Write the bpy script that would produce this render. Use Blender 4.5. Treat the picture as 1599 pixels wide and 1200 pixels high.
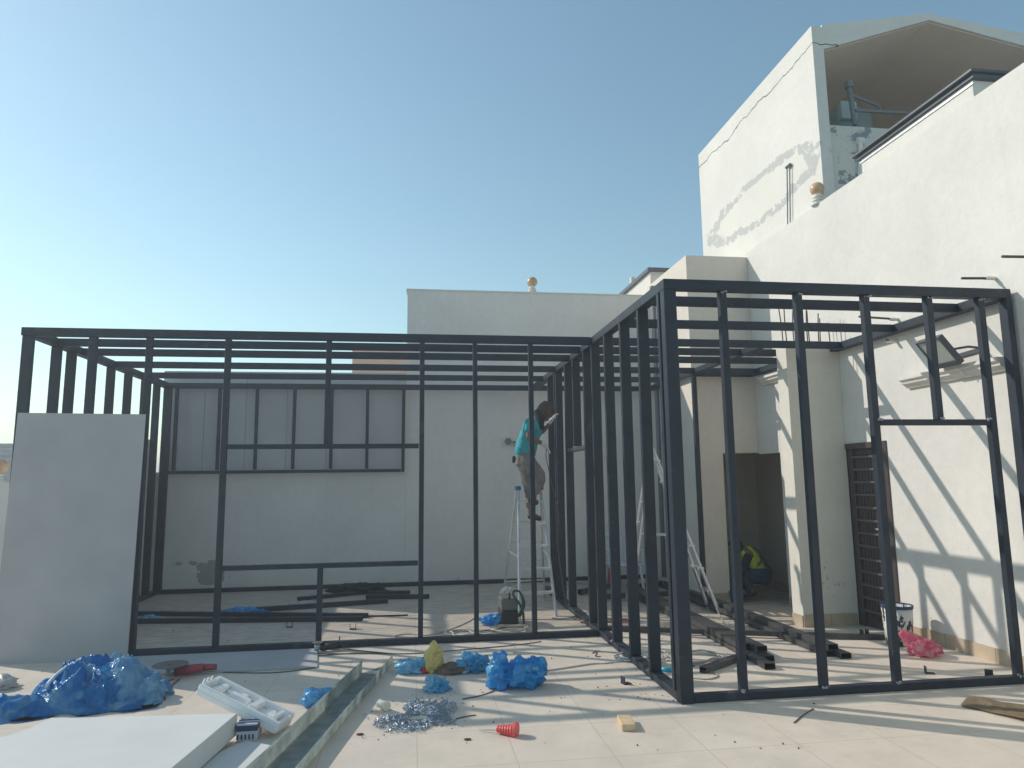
import bpy, bmesh, math, random
from mathutils import Vector, Matrix, Euler, noise
random.seed(7)
S = bpy.context.scene
for o in list(bpy.data.objects): bpy.data.objects.remove(o)

# ------------------------------------------------------------------ camera
FPX, PITCH, YAW, ROLL = 1085.58, 0.13738, 0.14147, -0.01169
CAM = Vector((-2.0581, -5.3136, 1.6851))
fw = Vector((math.sin(YAW)*math.cos(PITCH), math.cos(YAW)*math.cos(PITCH), math.sin(PITCH)))
rt0 = Vector((math.cos(YAW), -math.sin(YAW), 0)); up0 = rt0.cross(fw)
rt = rt0*math.cos(ROLL)+up0*math.sin(ROLL); up = -rt0*math.sin(ROLL)+up0*math.cos(ROLL)
cd = bpy.data.cameras.new('camera'); cam = bpy.data.objects.new('camera', cd); S.collection.objects.link(cam)
M = Matrix((rt, up, -fw)).transposed().to_4x4(); M.translation = CAM; cam.matrix_world = M
cd.sensor_width = 36; cd.lens = 36*FPX/1599; cd.clip_start = .05; cd.clip_end = 3000
S.camera = cam
# ------------------------------------------------------------------ light
SUN = Vector((-1, .587, .765)).normalized()
EL = math.asin(SUN.z); AZ = math.atan2(SUN.x, SUN.y)
w = bpy.data.worlds.new('World'); S.world = w; w.use_nodes = True
nt = w.node_tree; bg = nt.nodes['Background']
sky = nt.nodes.new('ShaderNodeTexSky'); sky.sky_type = 'NISHITA'; sky.sun_disc = False
sky.sun_elevation = EL; sky.sun_rotation = AZ; sky.air_density = 1.2; sky.dust_density = .3; sky.ozone_density = 1.6; sky.altitude = 0
tn = nt.nodes.new('ShaderNodeVectorMath'); tn.operation = 'MULTIPLY'; tn.inputs[1].default_value = (.92, 1.01, .885)
nt.links.new(sky.outputs[0], tn.inputs[0]); nt.links.new(tn.outputs[0], bg.inputs[0]); bg.inputs[1].default_value = .14
ld = bpy.data.lights.new('sun', 'SUN'); ld.energy = 2.9; ld.angle = math.radians(.55); ld.color = (1, .93, .85)
lo = bpy.data.objects.new('sun', ld); S.collection.objects.link(lo)
lo.rotation_euler = SUN.to_track_quat('Z', 'Y').to_euler(); lo.location = (-20, 12, 15)
S.view_settings.view_transform = 'Standard'; S.view_settings.look = 'None'; S.view_settings.gamma = 1; S.view_settings.exposure = 0.27

# ------------------------------------------------------------------ survey helpers (photo pixel -> real point on a real surface)
def ray(px, py): return fw*FPX + rt*(px-799.5) - up*(py-600)
def on(px, py, ax, v):
    d = ray(px, py); t = (v-CAM[ax])/d[ax]; return CAM+d*t
def gz(x, y): return -.038*max(0, min(3.7, y-1.1))*max(0, min(1, x/1.8))
def G(px, py, h=0):
    z = 0
    for _ in range(6):
        p = on(px, py, 2, z+h); z = gz(p.x, p.y)
    return p
# ------------------------------------------------------------------ materials
def mat(name, col, rough=.6, metal=0, noise_s=None, amt=.12, bump=0, bscale=40, trans=0, spec=.5, coat=0):
    m = bpy.data.materials.new(name); m.use_nodes = True; n = m.node_tree; b = n.nodes['Principled BSDF']
    b.inputs['Base Color'].default_value = (*col, 1); b.inputs['Roughness'].default_value = rough
    b.inputs['Metallic'].default_value = metal; b.inputs['Specular IOR Level'].default_value = spec
    if coat: b.inputs['Coat Weight'].default_value = coat
    tc = n.nodes.new('ShaderNodeTexCoord')
    if noise_s:
        nz = n.nodes.new('ShaderNodeTexNoise'); nz.inputs['Scale'].default_value = noise_s; nz.inputs['Detail'].default_value = 6
        n.links.new(tc.outputs['Object'], nz.inputs['Vector'])
        mr = n.nodes.new('ShaderNodeMapRange'); mr.inputs[1].default_value = .3; mr.inputs[2].default_value = .7
        mr.inputs[3].default_value = 1-amt; mr.inputs[4].default_value = 1+amt
        n.links.new(nz.outputs[0], mr.inputs[0])
        mx = n.nodes.new('ShaderNodeVectorMath'); mx.operation = 'MULTIPLY'; mx.inputs[0].default_value = col
        n.links.new(mr.outputs[0], mx.inputs[1]); n.links.new(mx.outputs[0], b.inputs['Base Color'])
        m['mul'] = mx.name
    if bump:
        nb = n.nodes.new('ShaderNodeTexNoise'); nb.inputs['Scale'].default_value = bscale; nb.inputs['Detail'].default_value = 5
        n.links.new(tc.outputs['Object'], nb.inputs['Vector'])
        bp = n.nodes.new('ShaderNodeBump'); bp.inputs['Strength'].default_value = bump; bp.inputs['Distance'].default_value = .01
        n.links.new(nb.outputs[0], bp.inputs['Height']); n.links.new(bp.outputs[0], b.inputs['Normal'])
    if trans:
        tr = n.nodes.new('ShaderNodeBsdfTranslucent'); tr.inputs[0].default_value = (*col, 1)
        ms = n.nodes.new('ShaderNodeMixShader'); ms.inputs[0].default_value = trans
        out = n.nodes['Material Output']
        n.links.new(b.outputs[0], ms.inputs[1]); n.links.new(tr.outputs[0], ms.inputs[2]); n.links.new(ms.outputs[0], out.inputs[0])
    return m
FILMS = 1
class NG:   # tiny node-graph helper
    def __init__(s, m): s.n = m.node_tree
    def node(s, t, **k):
        x = s.n.nodes.new(t)
        for a, v in k.items(): setattr(x, a, v)
        return x
    def math(s, op, a, b=None, c=None, clamp=False):
        x = s.n.nodes.new('ShaderNodeMath'); x.operation = op; x.use_clamp = clamp
        for i, v in enumerate((a, b, c)):
            if v is None: continue
            if isinstance(v, (int, float)): x.inputs[i].default_value = v
            else: s.n.links.new(v, x.inputs[i])
        return x.outputs[0]
    def noise(s, vec, sc, det=5, rough=.55):
        x = s.n.nodes.new('ShaderNodeTexNoise'); x.inputs['Scale'].default_value = sc; x.inputs['Detail'].default_value = det; x.inputs['Roughness'].default_value = rough
        s.n.links.new(vec, x.inputs['Vector']); return x.outputs[0]
    def mix(s, f, a, b):
        x = s.n.nodes.new('ShaderNodeMix'); x.data_type = 'RGBA'
        if isinstance(f, (int, float)): x.inputs[0].default_value = f
        else: s.n.links.new(f, x.inputs[0])
        for i, v in ((6, a), (7, b)):
            if isinstance(v, tuple): x.inputs[i].default_value = (*v, 1)
            else: s.n.links.new(v, x.inputs[i])
        return x.outputs[2]
    def ramp(s, v, lo, hi, a=0, b=1):
        x = s.n.nodes.new('ShaderNodeMapRange')
        for i, q in enumerate((lo, hi, a, b)): x.inputs[i+1].default_value = q
        s.n.links.new(v, x.inputs[0]); return x.outputs[0]
def film(name, a, b_, sc=5):
    m = bpy.data.materials.new(name); m.use_nodes = True; g = NG(m); n = m.node_tree; b = n.nodes['Principled BSDF']
    tc = g.node('ShaderNodeTexCoord').outputs['Object']
    wrp = g.node('ShaderNodeVectorMath', operation='ADD'); nz = g.node('ShaderNodeTexNoise'); nz.inputs['Scale'].default_value = 6; n.links.new(tc, nz.inputs['Vector'])
    n.links.new(tc, wrp.inputs[0]); n.links.new(nz.outputs['Color'], wrp.inputs[1])
    c = g.mix(g.ramp(g.noise(wrp.outputs[0], sc*.6, 3, .5), .45, .66), a, b_); n.links.new(c, b.inputs['Base Color'])
    b.inputs['Roughness'].default_value = .2
    vo = g.node('ShaderNodeTexVoronoi', feature='DISTANCE_TO_EDGE'); vo.inputs['Scale'].default_value = 6; n.links.new(wrp.outputs[0], vo.inputs['Vector'])
    h = g.math('ADD', g.math('MINIMUM', vo.outputs['Distance'], .25), g.math('MULTIPLY', g.noise(tc, 24, 3), .10))
    bp = g.node('ShaderNodeBump'); bp.inputs['Strength'].default_value = .6; bp.inputs['Distance'].default_value = .02
    n.links.new(h, bp.inputs['Height']); n.links.new(bp.outputs[0], b.inputs['Normal'])
    tr = g.node('ShaderNodeBsdfTranslucent'); n.links.new(c, tr.inputs[0]); n.links.new(bp.outputs[0], tr.inputs[1]); ms = g.node('ShaderNodeMixShader'); ms.inputs[0].default_value = .42
    n.links.new(b.outputs[0], ms.inputs[1]); n.links.new(tr.outputs[0], ms.inputs[2]); n.links.new(ms.outputs[0], n.nodes['Material Output'].inputs[0])
    return m
def plaster(name, col, stain=None, dirt=True):
    m = bpy.data.materials.new(name); m.use_nodes = True; g = NG(m); n = m.node_tree; b = n.nodes['Principled BSDF']
    tc = g.node('ShaderNodeTexCoord').outputs['Object']
    big = g.ramp(g.noise(tc, .7, 6, .65), .3, .7, .90, 1.05); fine = g.ramp(g.noise(tc, 14, 5), .3, .7, .97, 1.03)
    f = g.math('MULTIPLY', big, fine)
    vm = g.node('ShaderNodeVectorMath', operation='SCALE'); vm.inputs[0].default_value = col; n.links.new(f, vm.inputs[3])
    c = vm.outputs[0]
    sp = g.node('ShaderNodeSeparateXYZ'); n.links.new(tc, sp.inputs[0])
    if dirt:  # streaky, dusty splash low on the wall, with small peeled specks
        mp = g.node('ShaderNodeMapping'); mp.inputs['Scale'].default_value = (5, 5, .5); n.links.new(tc, mp.inputs[0])
        st = g.ramp(g.noise(mp.outputs[0], 1.4, 4), .55, .8, 0, .09)
        c = g.mix(st, c, (.42, .38, .32))
        low = g.ramp(sp.outputs[2], .75, .0)
        pk = g.math('GREATER_THAN', g.noise(tc, 9, 6, .7), .66)
        c = g.mix(g.math('MULTIPLY', g.math('MULTIPLY', low, pk), .6), c, (.28, .25, .22))
    if stain: c = stain(g, tc, sp, c)
    n.links.new(c, b.inputs['Base Color']); b.inputs['Roughness'].default_value = .85; b.inputs['Specular IOR Level'].default_value = .25
    bp = g.node('ShaderNodeBump'); bp.inputs['Strength'].default_value = .25; bp.inputs['Distance'].default_value = .01
    n.links.new(g.noise(tc, 30, 6), bp.inputs['Height']); n.links.new(bp.outputs[0], b.inputs['Normal'])
    return m
def tower_stain(g, tc, sp, c):
    y, z = sp.outputs[1], sp.outputs[2]
    nz = g.noise(tc, 2.3, 7, .65); hi = g.noise(tc, 7, 7, .7)
    u = g.math('DIVIDE', g.math('SUBTRACT', y, 4.55), 1.62)
    v = g.math('DIVIDE', g.math('SUBTRACT', z, 6.02), .36)
    r = g.math('SQRT', g.math('ADD', g.math('MULTIPLY', u, u), g.math('MULTIPLY', v, v)))
    r = g.math('ADD', r, g.math('MULTIPLY', g.math('SUBTRACT', nz, .5), .9))
    ring = g.ramp(g.math('ABSOLUTE', g.math('SUBTRACT', r, 1.0)), .22, .05)
    patch = g.math('GREATER_THAN', g.math('MULTIPLY', ring, g.ramp(hi, .38, .62)), .2)
    inside = g.ramp(r, 1.0, .9, 0, .25)
    c = g.mix(inside, c, (.74, .71, .62))
    c = g.mix(g.math('MULTIPLY', patch, .8), c, (.45, .45, .44))
    # hairline crack under the roof slab
    cz = g.math('ADD', g.math('ADD', 7.52, g.math('MULTIPLY', g.math('SUBTRACT', g.noise(tc, 1.1, 3), .5), .35)), g.math('MULTIPLY', g.math('SUBTRACT', g.noise(tc, 9, 4), .5), .07))
    ck = g.math('LESS_THAN', g.math('ABSOLUTE', g.math('SUBTRACT', z, cz)), .009)
    return g.mix(g.math('MULTIPLY', ck, .85), c, (.07, .06, .05))
def box_patch(g, sp, a0, a1, z0, z1, nzv, ax=0, thr=.52):
    u = g.math('MULTIPLY', g.ramp(sp.outputs[ax], a0, a0+.1), g.ramp(sp.outputs[ax], a1, a1-.1))
    v = g.math('MULTIPLY', g.ramp(sp.outputs[2], z0, z0+.08), g.ramp(sp.outputs[2], z1, z1-.08))
    return g.math('GREATER_THAN', g.math('MULTIPLY', g.math('MULTIPLY', u, v), nzv), thr)
def back_stain(g, tc, sp, c):
    nz = g.ramp(g.noise(tc, 6, 6, .65), .3, .6)
    a = box_patch(g, sp, -5.5, -5.0, .06, .5, nz, 0, .3); b_ = box_patch(g, sp, -5.95, -5.25, .34, .52, nz, 0, .6)
    return g.mix(g.math('MULTIPLY', g.math('MAXIMUM', a, b_), .75), c, (.32, .30, .28))
def low_stain(g, tc, sp, c):
    nz = g.ramp(g.noise(tc, 5, 7, .7), .35, .6)
    a = box_patch(g, sp, 3.4, 5.2, 5.5, 6.5, nz, 0, .8)
    return g.mix(g.math('MULTIPLY', a, .85), c, (.2, .23, .24))
def pier_stain(g, tc, sp, c):
    nz = g.ramp(g.noise(tc, 11, 6, .7), .35, .65)
    a = box_patch(g, sp, 2.55, 3.15, .2, .7, nz, 0, .8)
    return g.mix(g.math('MULTIPLY', a, .8), c, (.3, .27, .24))
WHITE = (.72, .69, .635)
M_wall = plaster('wall_plaster', WHITE)
M_wallc = plaster('clean_plaster', (.73, .70, .645), dirt=False)
M_back = plaster('back_plaster', (.83, .775, .72), back_stain)
M_tower = plaster('tower_plaster', WHITE, tower_stain, dirt=False)
M_low = plaster('peeled_plaster', (.66, .64, .58), low_stain, dirt=False)
M_pier = plaster('pier_plaster', (.74, .70, .61), pier_stain)
M_block = plaster('beige_plaster', (.74, .67, .58))
M_ceil = plaster('brown_plaster', (.82, .66, .52), dirt=False)
M_peach = plaster('peach_plaster', (.80, .55, .42), dirt=False)
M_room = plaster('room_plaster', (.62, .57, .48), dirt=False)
def steel_mat(name, col):
    m = bpy.data.materials.new(name); m.use_nodes = True; g = NG(m); n = m.node_tree; b = n.nodes['Principled BSDF']
    tc = g.node('ShaderNodeTexCoord').outputs['Object']
    f = g.ramp(g.noise(tc, 3.5, 6, .6), .3, .7, .75, 1.25)
    vm = g.node('ShaderNodeVectorMath', operation='SCALE'); vm.inputs[0].default_value = col; n.links.new(f, vm.inputs[3])
    c = g.mix(g.ramp(g.noise(tc, 4.5, 7, .7), .60, .74, 0, .55), vm.outputs[0], (.13, .135, .13))
    c = g.mix(g.ramp(g.noise(tc, 28, 4, .6), .66, .75, 0, .5), c, (.16, .14, .12))
    n.links.new(c, b.inputs['Base Color']); n.links.new(g.ramp(g.noise(tc, 6, 4), .3, .7, .42, .65), b.inputs['Roughness']); b.inputs['Specular IOR Level'].default_value = .4
    bp = g.node('ShaderNodeBump'); bp.inputs['Strength'].default_value = .15; bp.inputs['Distance'].default_value = .004
    n.links.new(g.noise(tc, 22, 5), bp.inputs['Height']); n.links.new(bp.outputs[0], b.inputs['Normal'])
    return m
M_steel = steel_mat('painted_steel', (.016, .025, .038))
M_steel2 = mat('dusty_steel', (.055, .055, .055), .5, 0, 7, .45, .1, 50)
M_weld = mat('bare_weld', (.33, .34, .35), .5, .3, 30, .4)
M_board = mat('cement_board', (.43, .42, .42), .8, 0, 2.2, .08, .08, 90)
M_grey = mat('grey_board', (.53, .51, .50), .85, 0, 1.2, .08, .05, 60)
M_foam = mat('white_foam', (.86, .86, .84), .75, 0, 20, .03, .15, 120)
M_slab = mat('slab_foam', (.66, .66, .63), .8, 0, 3, .04, .1, 90)
M_galv = mat('galvanised', (.50, .55, .52), .45, .3, 9, .25, .05, 40)
M_alu = mat('aluminium', (.62, .63, .64), .38, .8, 12, .1)
M_blue = film('blue_plastic', (.01, .36, .78), (.25, .62, .88))
M_lblue = film('light_blue_plastic', (.10, .46, .74), (.45, .72, .85))
M_pink = film('pink_plastic', (.84, .20, .30), (.90, .60, .64))
M_yel = mat('yellow_plastic', (.80, .68, .28), .35, 0, 8, .2, .5, 35, trans=.3)
M_brown = mat('brown_sack', (.17, .115, .08), .9, 0, 12, .3, .5, 50)
M_wbag = mat('clear_plastic', (.62, .62, .60), .25, 0, 10, .2, .5, 40, trans=.4)
M_cable = mat('beige_cable', (.50, .46, .38), .6, 0, 5, .2)
M_dcable = mat('dark_cable', (.10, .10, .09), .6)
M_black = mat('black_plastic', (.02, .02, .022), .5)
M_red = mat('red_plastic', (.50, .05, .05), .4)
M_green = mat('green_paint', (.015, .07, .045), .45)
M_zinc = mat('zinc', (.34, .42, .50), .42, .6, 30, .3)
M_cream = mat('cream', (.75, .70, .55), .5)
M_wood = mat('pale_wood', (.62, .46, .27), .75, 0, 14, .15, .1, 60)
M_card = mat('cardboard', (.42, .32, .20), .9, 0, 6, .2, .2, 30)
M_paper = mat('white_card', (.6, .6, .62), .8)
M_navy = mat('navy_print', (.03, .05, .12), .6)
M_door = mat('brown_door', (.075, .055, .05), .38, 0, 6, .15)
M_doorl = mat('door_bar', (.14, .12, .115), .35, .2)
M_tile = mat('skirting_tile', (.50, .40, .28), .5, 0, 5, .15)
M_trim = mat('dark_metal_trim', (.10, .11, .12), .45, .3)
M_pipe = mat('grey_pipe', (.20, .22, .23), .5)
M_stone = mat('onyx_globe', (.62, .40, .22), .35, 0, 7, .35)
M_base = mat('white_base', (.75, .73, .68), .6)
M_glass = mat('lamp_glass', (.46, .50, .46), .12, 0, spec=.8)
M_rebar = mat('rusty_rebar', (.10, .065, .05), .8)
M_roof = mat('stone_tiles', (.48, .46, .43), .85, 0, 3, .2)
M_skin = mat('brown_skin', (.20, .10, .065), .55)
M_teal = mat('teal_shirt', (.03, .33, .38), .85, 0, 12, .2, .3, 25)
M_khaki = mat('khaki_trousers', (.20, .185, .165), .9, 0, 10, .2, .3, 25)
M_scarf = mat('brown_scarf', (.10, .065, .05), .95, 0, 14, .4, .4, 30)
M_dark = mat('dark_cloth', (.02, .022, .03), .9)
M_glove = mat('white_glove', (.60, .60, .60), .9, 0, 20, .15, .3, 60)
M_shoe = mat('dark_shoe', (.025, .022, .022), .6)
M_vis = mat('hi_vis', (.50, .68, .03), .7)
M_visg = mat('grey_reflector', (.14, .14, .13), .5)
M_jean = mat('blue_jeans', (.025, .055, .10), .9, 0, 14, .2)
M_hair = mat('black_hair', (.012, .01, .01), .7)
def floor_mat():
    m = bpy.data.materials.new('floor_tiles'); m.use_nodes = True; g = NG(m); n = m.node_tree; b = n.nodes['Principled BSDF']
    tc = g.node('ShaderNodeTexCoord').outputs['Object']
    mp = g.node('ShaderNodeMapping'); mp.inputs['Location'].default_value = (.22, .31, 0); n.links.new(tc, mp.inputs[0])
    br = g.node('ShaderNodeTexBrick'); br.offset = 0; br.squash = 1; n.links.new(mp.outputs[0], br.inputs['Vector'])
    br.inputs['Color1'].default_value = (.77, .66, .54, 1); br.inputs['Color2'].default_value = (.74, .63, .515, 1)
    br.inputs['Mortar'].default_value = (.55, .47, .38, 1); br.inputs['Scale'].default_value = 1
    br.inputs['Mortar Size'].default_value = .0035; br.inputs['Brick Width'].default_value = .6; br.inputs['Row Height'].default_value = .6
    c = br.outputs['Color']
    c = g.mix(g.ramp(g.noise(tc, 1.6, 8, .65), .40, .68, 0, .5), c, (.52, .46, .38))
    c = g.mix(g.ramp(g.noise(tc, 11, 6, .65), .55, .8, 0, .45), c, (.44, .40, .33))
    sp = g.node('ShaderNodeSeparateXYZ'); n.links.new(tc, sp.inputs[0])
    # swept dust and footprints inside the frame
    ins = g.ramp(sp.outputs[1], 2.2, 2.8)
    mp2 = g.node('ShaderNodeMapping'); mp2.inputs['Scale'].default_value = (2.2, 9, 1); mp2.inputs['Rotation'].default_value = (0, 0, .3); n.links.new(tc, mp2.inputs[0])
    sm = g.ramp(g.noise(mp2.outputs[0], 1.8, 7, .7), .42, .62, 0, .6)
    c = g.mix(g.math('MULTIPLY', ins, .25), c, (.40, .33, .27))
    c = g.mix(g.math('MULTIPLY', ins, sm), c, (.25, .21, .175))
    spk = g.math('GREATER_THAN', g.noise(tc, 55, 3), .74)
    c = g.mix(g.math('MULTIPLY', spk, .5), c, (.15, .13, .11))
    n.links.new(c, b.inputs['Base Color'])
    n.links.new(g.ramp(g.noise(tc, 4, 4), .3, .7, .42, .7), b.inputs['Roughness'])
    bp = g.node('ShaderNodeBump'); bp.inputs['Strength'].default_value = .12; bp.inputs['Distance'].default_value = .004
    n.links.new(g.noise(tc, 45, 5), bp.inputs['Height']); n.links.new(bp.outputs[0], b.inputs['Normal'])
    return m
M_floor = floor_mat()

# ------------------------------------------------------------------ mesh helpers
def link(name, me, parent=None):
    o = bpy.data.objects.new(name, me); S.collection.objects.link(o)
    if parent: o.parent = parent; o.matrix_parent_inverse = Matrix.Identity(4); o.location = -OFF.get(parent, Vector())
    return o
OFF = {}
def tag(o, label, cat, group=None, kind=None):
    if label: o['label'] = label
    if cat: o['category'] = cat
    if group: o['group'] = group
    if kind: o['kind'] = kind
    return o
def thing(name, label, cat, loc=(0, 0, 0), group=None):
    o = bpy.data.objects.new(name, None); S.collection.objects.link(o); o.location = loc; o.empty_display_size = .1
    OFF[o] = Vector(loc); return tag(o, label, cat, group)
def fin(bm, name, m, parent=None, smooth=False, bev=0):
    if bev: bmesh.ops.bevel(bm, geom=bm.edges[:], offset=bev, segments=1, affect='EDGES', profile=.5)
    bmesh.ops.recalc_face_normals(bm, faces=bm.faces)
    me = bpy.data.meshes.new(name); bm.to_mesh(me); bm.free()
    for x in (m if isinstance(m, (list, tuple)) else [m]): me.materials.append(x)
    if smooth:
        for p in me.polygons: p.use_smooth = True
    root = parent
    while root is not None and root not in OFF and root.parent: root = root.parent
    o = bpy.data.objects.new(name, me); S.collection.objects.link(o)
    if parent is not None:
        o.parent = parent
        if parent in OFF: o.location = -OFF[parent]
    return o
def abox(bm, x0, y0, z0, x1, y1, z1, mi=0):
    r = bmesh.ops.create_cube(bm, size=1)['verts']
    bmesh.ops.scale(bm, vec=(x1-x0, y1-y0, z1-z0), verts=r); bmesh.ops.translate(bm, vec=((x0+x1)/2, (y0+y1)/2, (z0+z1)/2), verts=r)
    for f in {f for v in r for f in v.link_faces}: f.material_index = mi
    return r
def bar(bm, a, b, wd, h, upv=(0, 0, 1), mi=0):
    """box between two points, wd across, h along upv"""
    a, b = Vector(a), Vector(b); d = (b-a); L = d.length; d.normalize(); u = Vector(upv); u = (u-d*u.dot(d)).normalized(); s = d.cross(u)
    r = bmesh.ops.create_cube(bm, size=1)['verts']
    mt = Matrix((d*L, s*wd, u*h)).transposed().to_4x4(); mt.translation = (a+b)/2
    bmesh.ops.transform(bm, matrix=mt, verts=r)
    for f in {f for v in r for f in v.link_faces}: f.material_index = mi
    return r
def cyl(bm, a, b, r0, r1=None, n=12, mi=0, cap=True):
    a, b = Vector(a), Vector(b); d = b-a; r1 = r0 if r1 is None else r1
    r = bmesh.ops.create_cone(bm, cap_ends=cap, segments=n, radius1=r0, radius2=r1, depth=d.length)['verts']
    mt = d.to_track_quat('Z', 'Y').to_matrix().to_4x4(); mt.translation = (a+b)/2
    bmesh.ops.transform(bm, matrix=mt, verts=r)
    for f in {f for v in r for f in v.link_faces}: f.material_index = mi
    return r
def prism(bm, pts, ax, v0, v1, mi=0):
    """polygon in the plane across axis ax, extruded from v0 to v1"""
    def mk(p, v):
        q = list(p); q.insert(ax, v); return bm.verts.new(q)
    A = [mk(p, v0) for p in pts]; B = [mk(p, v1) for p in pts]; n = len(pts)
    fs = [bm.faces.new(A), bm.faces.new(B[::-1])]+[bm.faces.new((A[i], B[i], B[(i+1) % n], A[(i+1) % n])) for i in range(n)]
    for f in fs: f.material_index = mi
def sweep(bm, pts, r, n=6, mi=0):
    pts = [Vector(p) for p in pts]; rings = []
    for i, p in enumerate(pts):
        d = (pts[min(i+1, len(pts)-1)]-pts[max(i-1, 0)]).normalized()
        u = Vector((0, 0, 1)) if abs(d.z) < .9 else Vector((1, 0, 0)); s = d.cross(u).normalized(); u = s.cross(d)
        rings.append([bm.verts.new(p+(s*math.cos(k*math.tau/n)+u*math.sin(k*math.tau/n))*r) for k in range(n)])
    for a, b in zip(rings, rings[1:]):
        for k in range(n): bm.faces.new((a[k], a[(k+1) % n], b[(k+1) % n], b[k])).material_index = mi
    bm.faces.new(rings[0][::-1]); bm.faces.new(rings[-1])
def smoothpts(pts, k=8):
    P = [Vector(p) for p in pts]; P = [P[0]]+P+[P[-1]]; out = []
    for i in range(1, len(P)-2):
        for j in range(k):
            t = j/k; a, b, c, d = P[i-1:i+3]
            out.append(.5*((2*b)+(c-a)*t+(2*a-5*b+4*c-d)*t*t+(-a+3*b-3*c+d)*t**3))
    out.append(P[-2]); return out
def new(): return bmesh.new()

# ------------------------------------------------------------------ setting
WX = 3.17
bm = new()
xs = [-16, -6, -3, 0, .3, .6, .9, 1.2, 1.5, 1.8, 2.4, 3.2, 4.4]; ys = [-9, -4, 0, 1.1]+[1.1+.37*i for i in range(1, 11)]+[6.9]
V = [[bm.verts.new((x, y, gz(x, y))) for x in xs] for y in ys]
for j in range(len(ys)-1):
    for i in range(len(xs)-1): bm.faces.new((V[j][i], V[j][i+1], V[j+1][i+1], V[j+1][i]))
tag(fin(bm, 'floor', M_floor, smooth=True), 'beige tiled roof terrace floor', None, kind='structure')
bm = new(); abox(bm, -16, -9, -.9, 4.4, 6.9, -.2); tag(fin(bm, 'roof_slab', M_wallc), 'concrete roof slab under the terrace', None, kind='structure')
bm = new(); s_ = 400; vs = [bm.verts.new(p) for p in ((-s_, -s_, -8), (s_, -s_, -8), (s_, s_, -8), (-s_, s_, -8))]; bm.faces.new(vs)
tag(fin(bm, 'ground', mat('desert_ground', (.40, .34, .26), .95, 0, .02, .15)), 'sandy ground far below the terrace', None, kind='structure')

def skirt(parent, segs, h=.13):
    bm = new()
    for a, b in segs:
        a, b = Vector(a), Vector(b); d = (b-a).normalized(); L = (b-a).length; n = max(1, round(L/.3)); off = Vector((d.y, -d.x, 0))*0
        for i in range(n):
            p = a+(b-a)*(i/n)+d*.003; q = a+(b-a)*((i+1)/n)-d*.003
            z0 = gz(p.x, p.y)-.05; m_ = Vector((0, 0, (z0+gz(p.x, p.y)+h)/2))
            bar(bm, p+m_, q+m_, .012, (gz(p.x, p.y)+h)-z0)
    return fin(bm, 'skirting', M_tile, parent)

# main right wall, with its door opening and the passage opening
t = thing('building_wall', 'long sunlit white plaster wall along the right side of the terrace', 'wall', (WX, 0, 0))
bm = new()
for (y0, y1, z0) in ((-4, 1.80, -.4), (1.80, 2.645, 2.075), (2.645, 4.10, -.4), (4.10, 4.73, 2.035), (4.73, 7.3, 2.6)):
    abox(bm, WX, y0, z0, WX+.25, y1, 5.23)
wl = fin(bm, 'wall', M_wall, t)
skirt(t, [((WX-.007, -4, 0), (WX-.007, 1.78, 0))]); skirt(t, [((WX-.007, 2.78, 0), (WX-.007, 4.10, 0))])
def cornice(parent, y0, y1, z):
    bm = new(); prism(bm, [(WX-.12, z), (WX-.12, z-.035), (WX-.09, z-.05), (WX-.085, z-.075), (WX-.05, z-.095), (WX-.03, z-.12), (WX+.002, z-.12), (WX+.002, z)], 1, y0, y1)
    return fin(bm, 'cornice', M_wallc, parent)
cornice(t, .10, 1.37, 2.72); cornice(t, 2.95, 4.42, 3.17)
bm = new(); abox(bm, WX+.25, -4, 4.8, 12, 7.3, 5.0); fin(bm, 'roof', M_wallc, t)  # unseen slab, added behind the wall to stop light leaking through
# raised parapet with metal capping
t = thing('roof_parapet', 'raised white parapet box with dark metal capping on top of the right wall', 'parapet', (WX, 1, 5.23))
zc = on(1507, 113, 0, WX-.05).z
bm = new(); abox(bm, WX+.02, .18, 5.0, WX+1.6, 1.85, zc-.075); fin(bm, 'box', M_wallc, t)
bm = new(); abox(bm, WX-.05, .10, zc-.028, WX+1.7, 1.93, zc); abox(bm, WX-.01, .13, zc-.073, WX+1.65, 1.90, zc-.029); fin(bm, 'cap', M_trim, t, bev=.004)
bm = new(); abox(bm, WX+.008, .16, zc-.12, WX+.019, 1.87, zc-.10); fin(bm, 'light_gap_strip', M_alu, t)  # bright strip painted in for the gap of light under the cap
for x, y in ((3.6, .35), (4.05, .3)):
    bm = new(); cyl(bm, (x, y+.5, zc), (x, y+.5, zc+.17), .05); cyl(bm, (x, y+.5, zc+.17), (x, y+.5, zc+.2), .065); fin(bm, 'vent_stub', M_pipe, t, smooth=False)

# door
t = thing('metal_door', 'dark brown metal door with horizontal bars in the right wall', 'door', (WX, 2.2, 0))
y0, y1, zt = 1.80, 2.645, 2.075
bm = new()
abox(bm, WX-.015, y0, -.1, WX+.10, y0+.07, zt); abox(bm, WX-.015, y1-.07, -.1, WX+.10, y1, zt); abox(bm, WX-.015, y0+.07, zt-.07, WX+.10, y1-.07, zt)
fin(bm, 'door_frame', M_door, t, bev=.003)
bm = new(); abox(bm, WX+.04, y0+.07, -.08, WX+.08, y1-.07, zt-.07)
for i in range(9): abox(bm, WX+.034, y0+.2+i*.055, .04, WX+.04, y0+.245+i*.055, zt-.13)
leaf = fin(bm, 'door_leaf', M_door, t)
bm = new(); abox(bm, WX+.012, y0+.075, -.05, WX+.036, y0+.2, zt-.075); abox(bm, WX+.012, y1-.19, -.05, WX+.036, y1-.075, zt-.075); fin(bm, 'stile', M_door, t, bev=.003)
for i in range(13):
    z = .12+i*.148; bm = new(); abox(bm, WX+.004, y0+.2, z, WX+.034, y1-.19, z+.026); fin(bm, 'bar', M_doorl, t, bev=.003)
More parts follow.
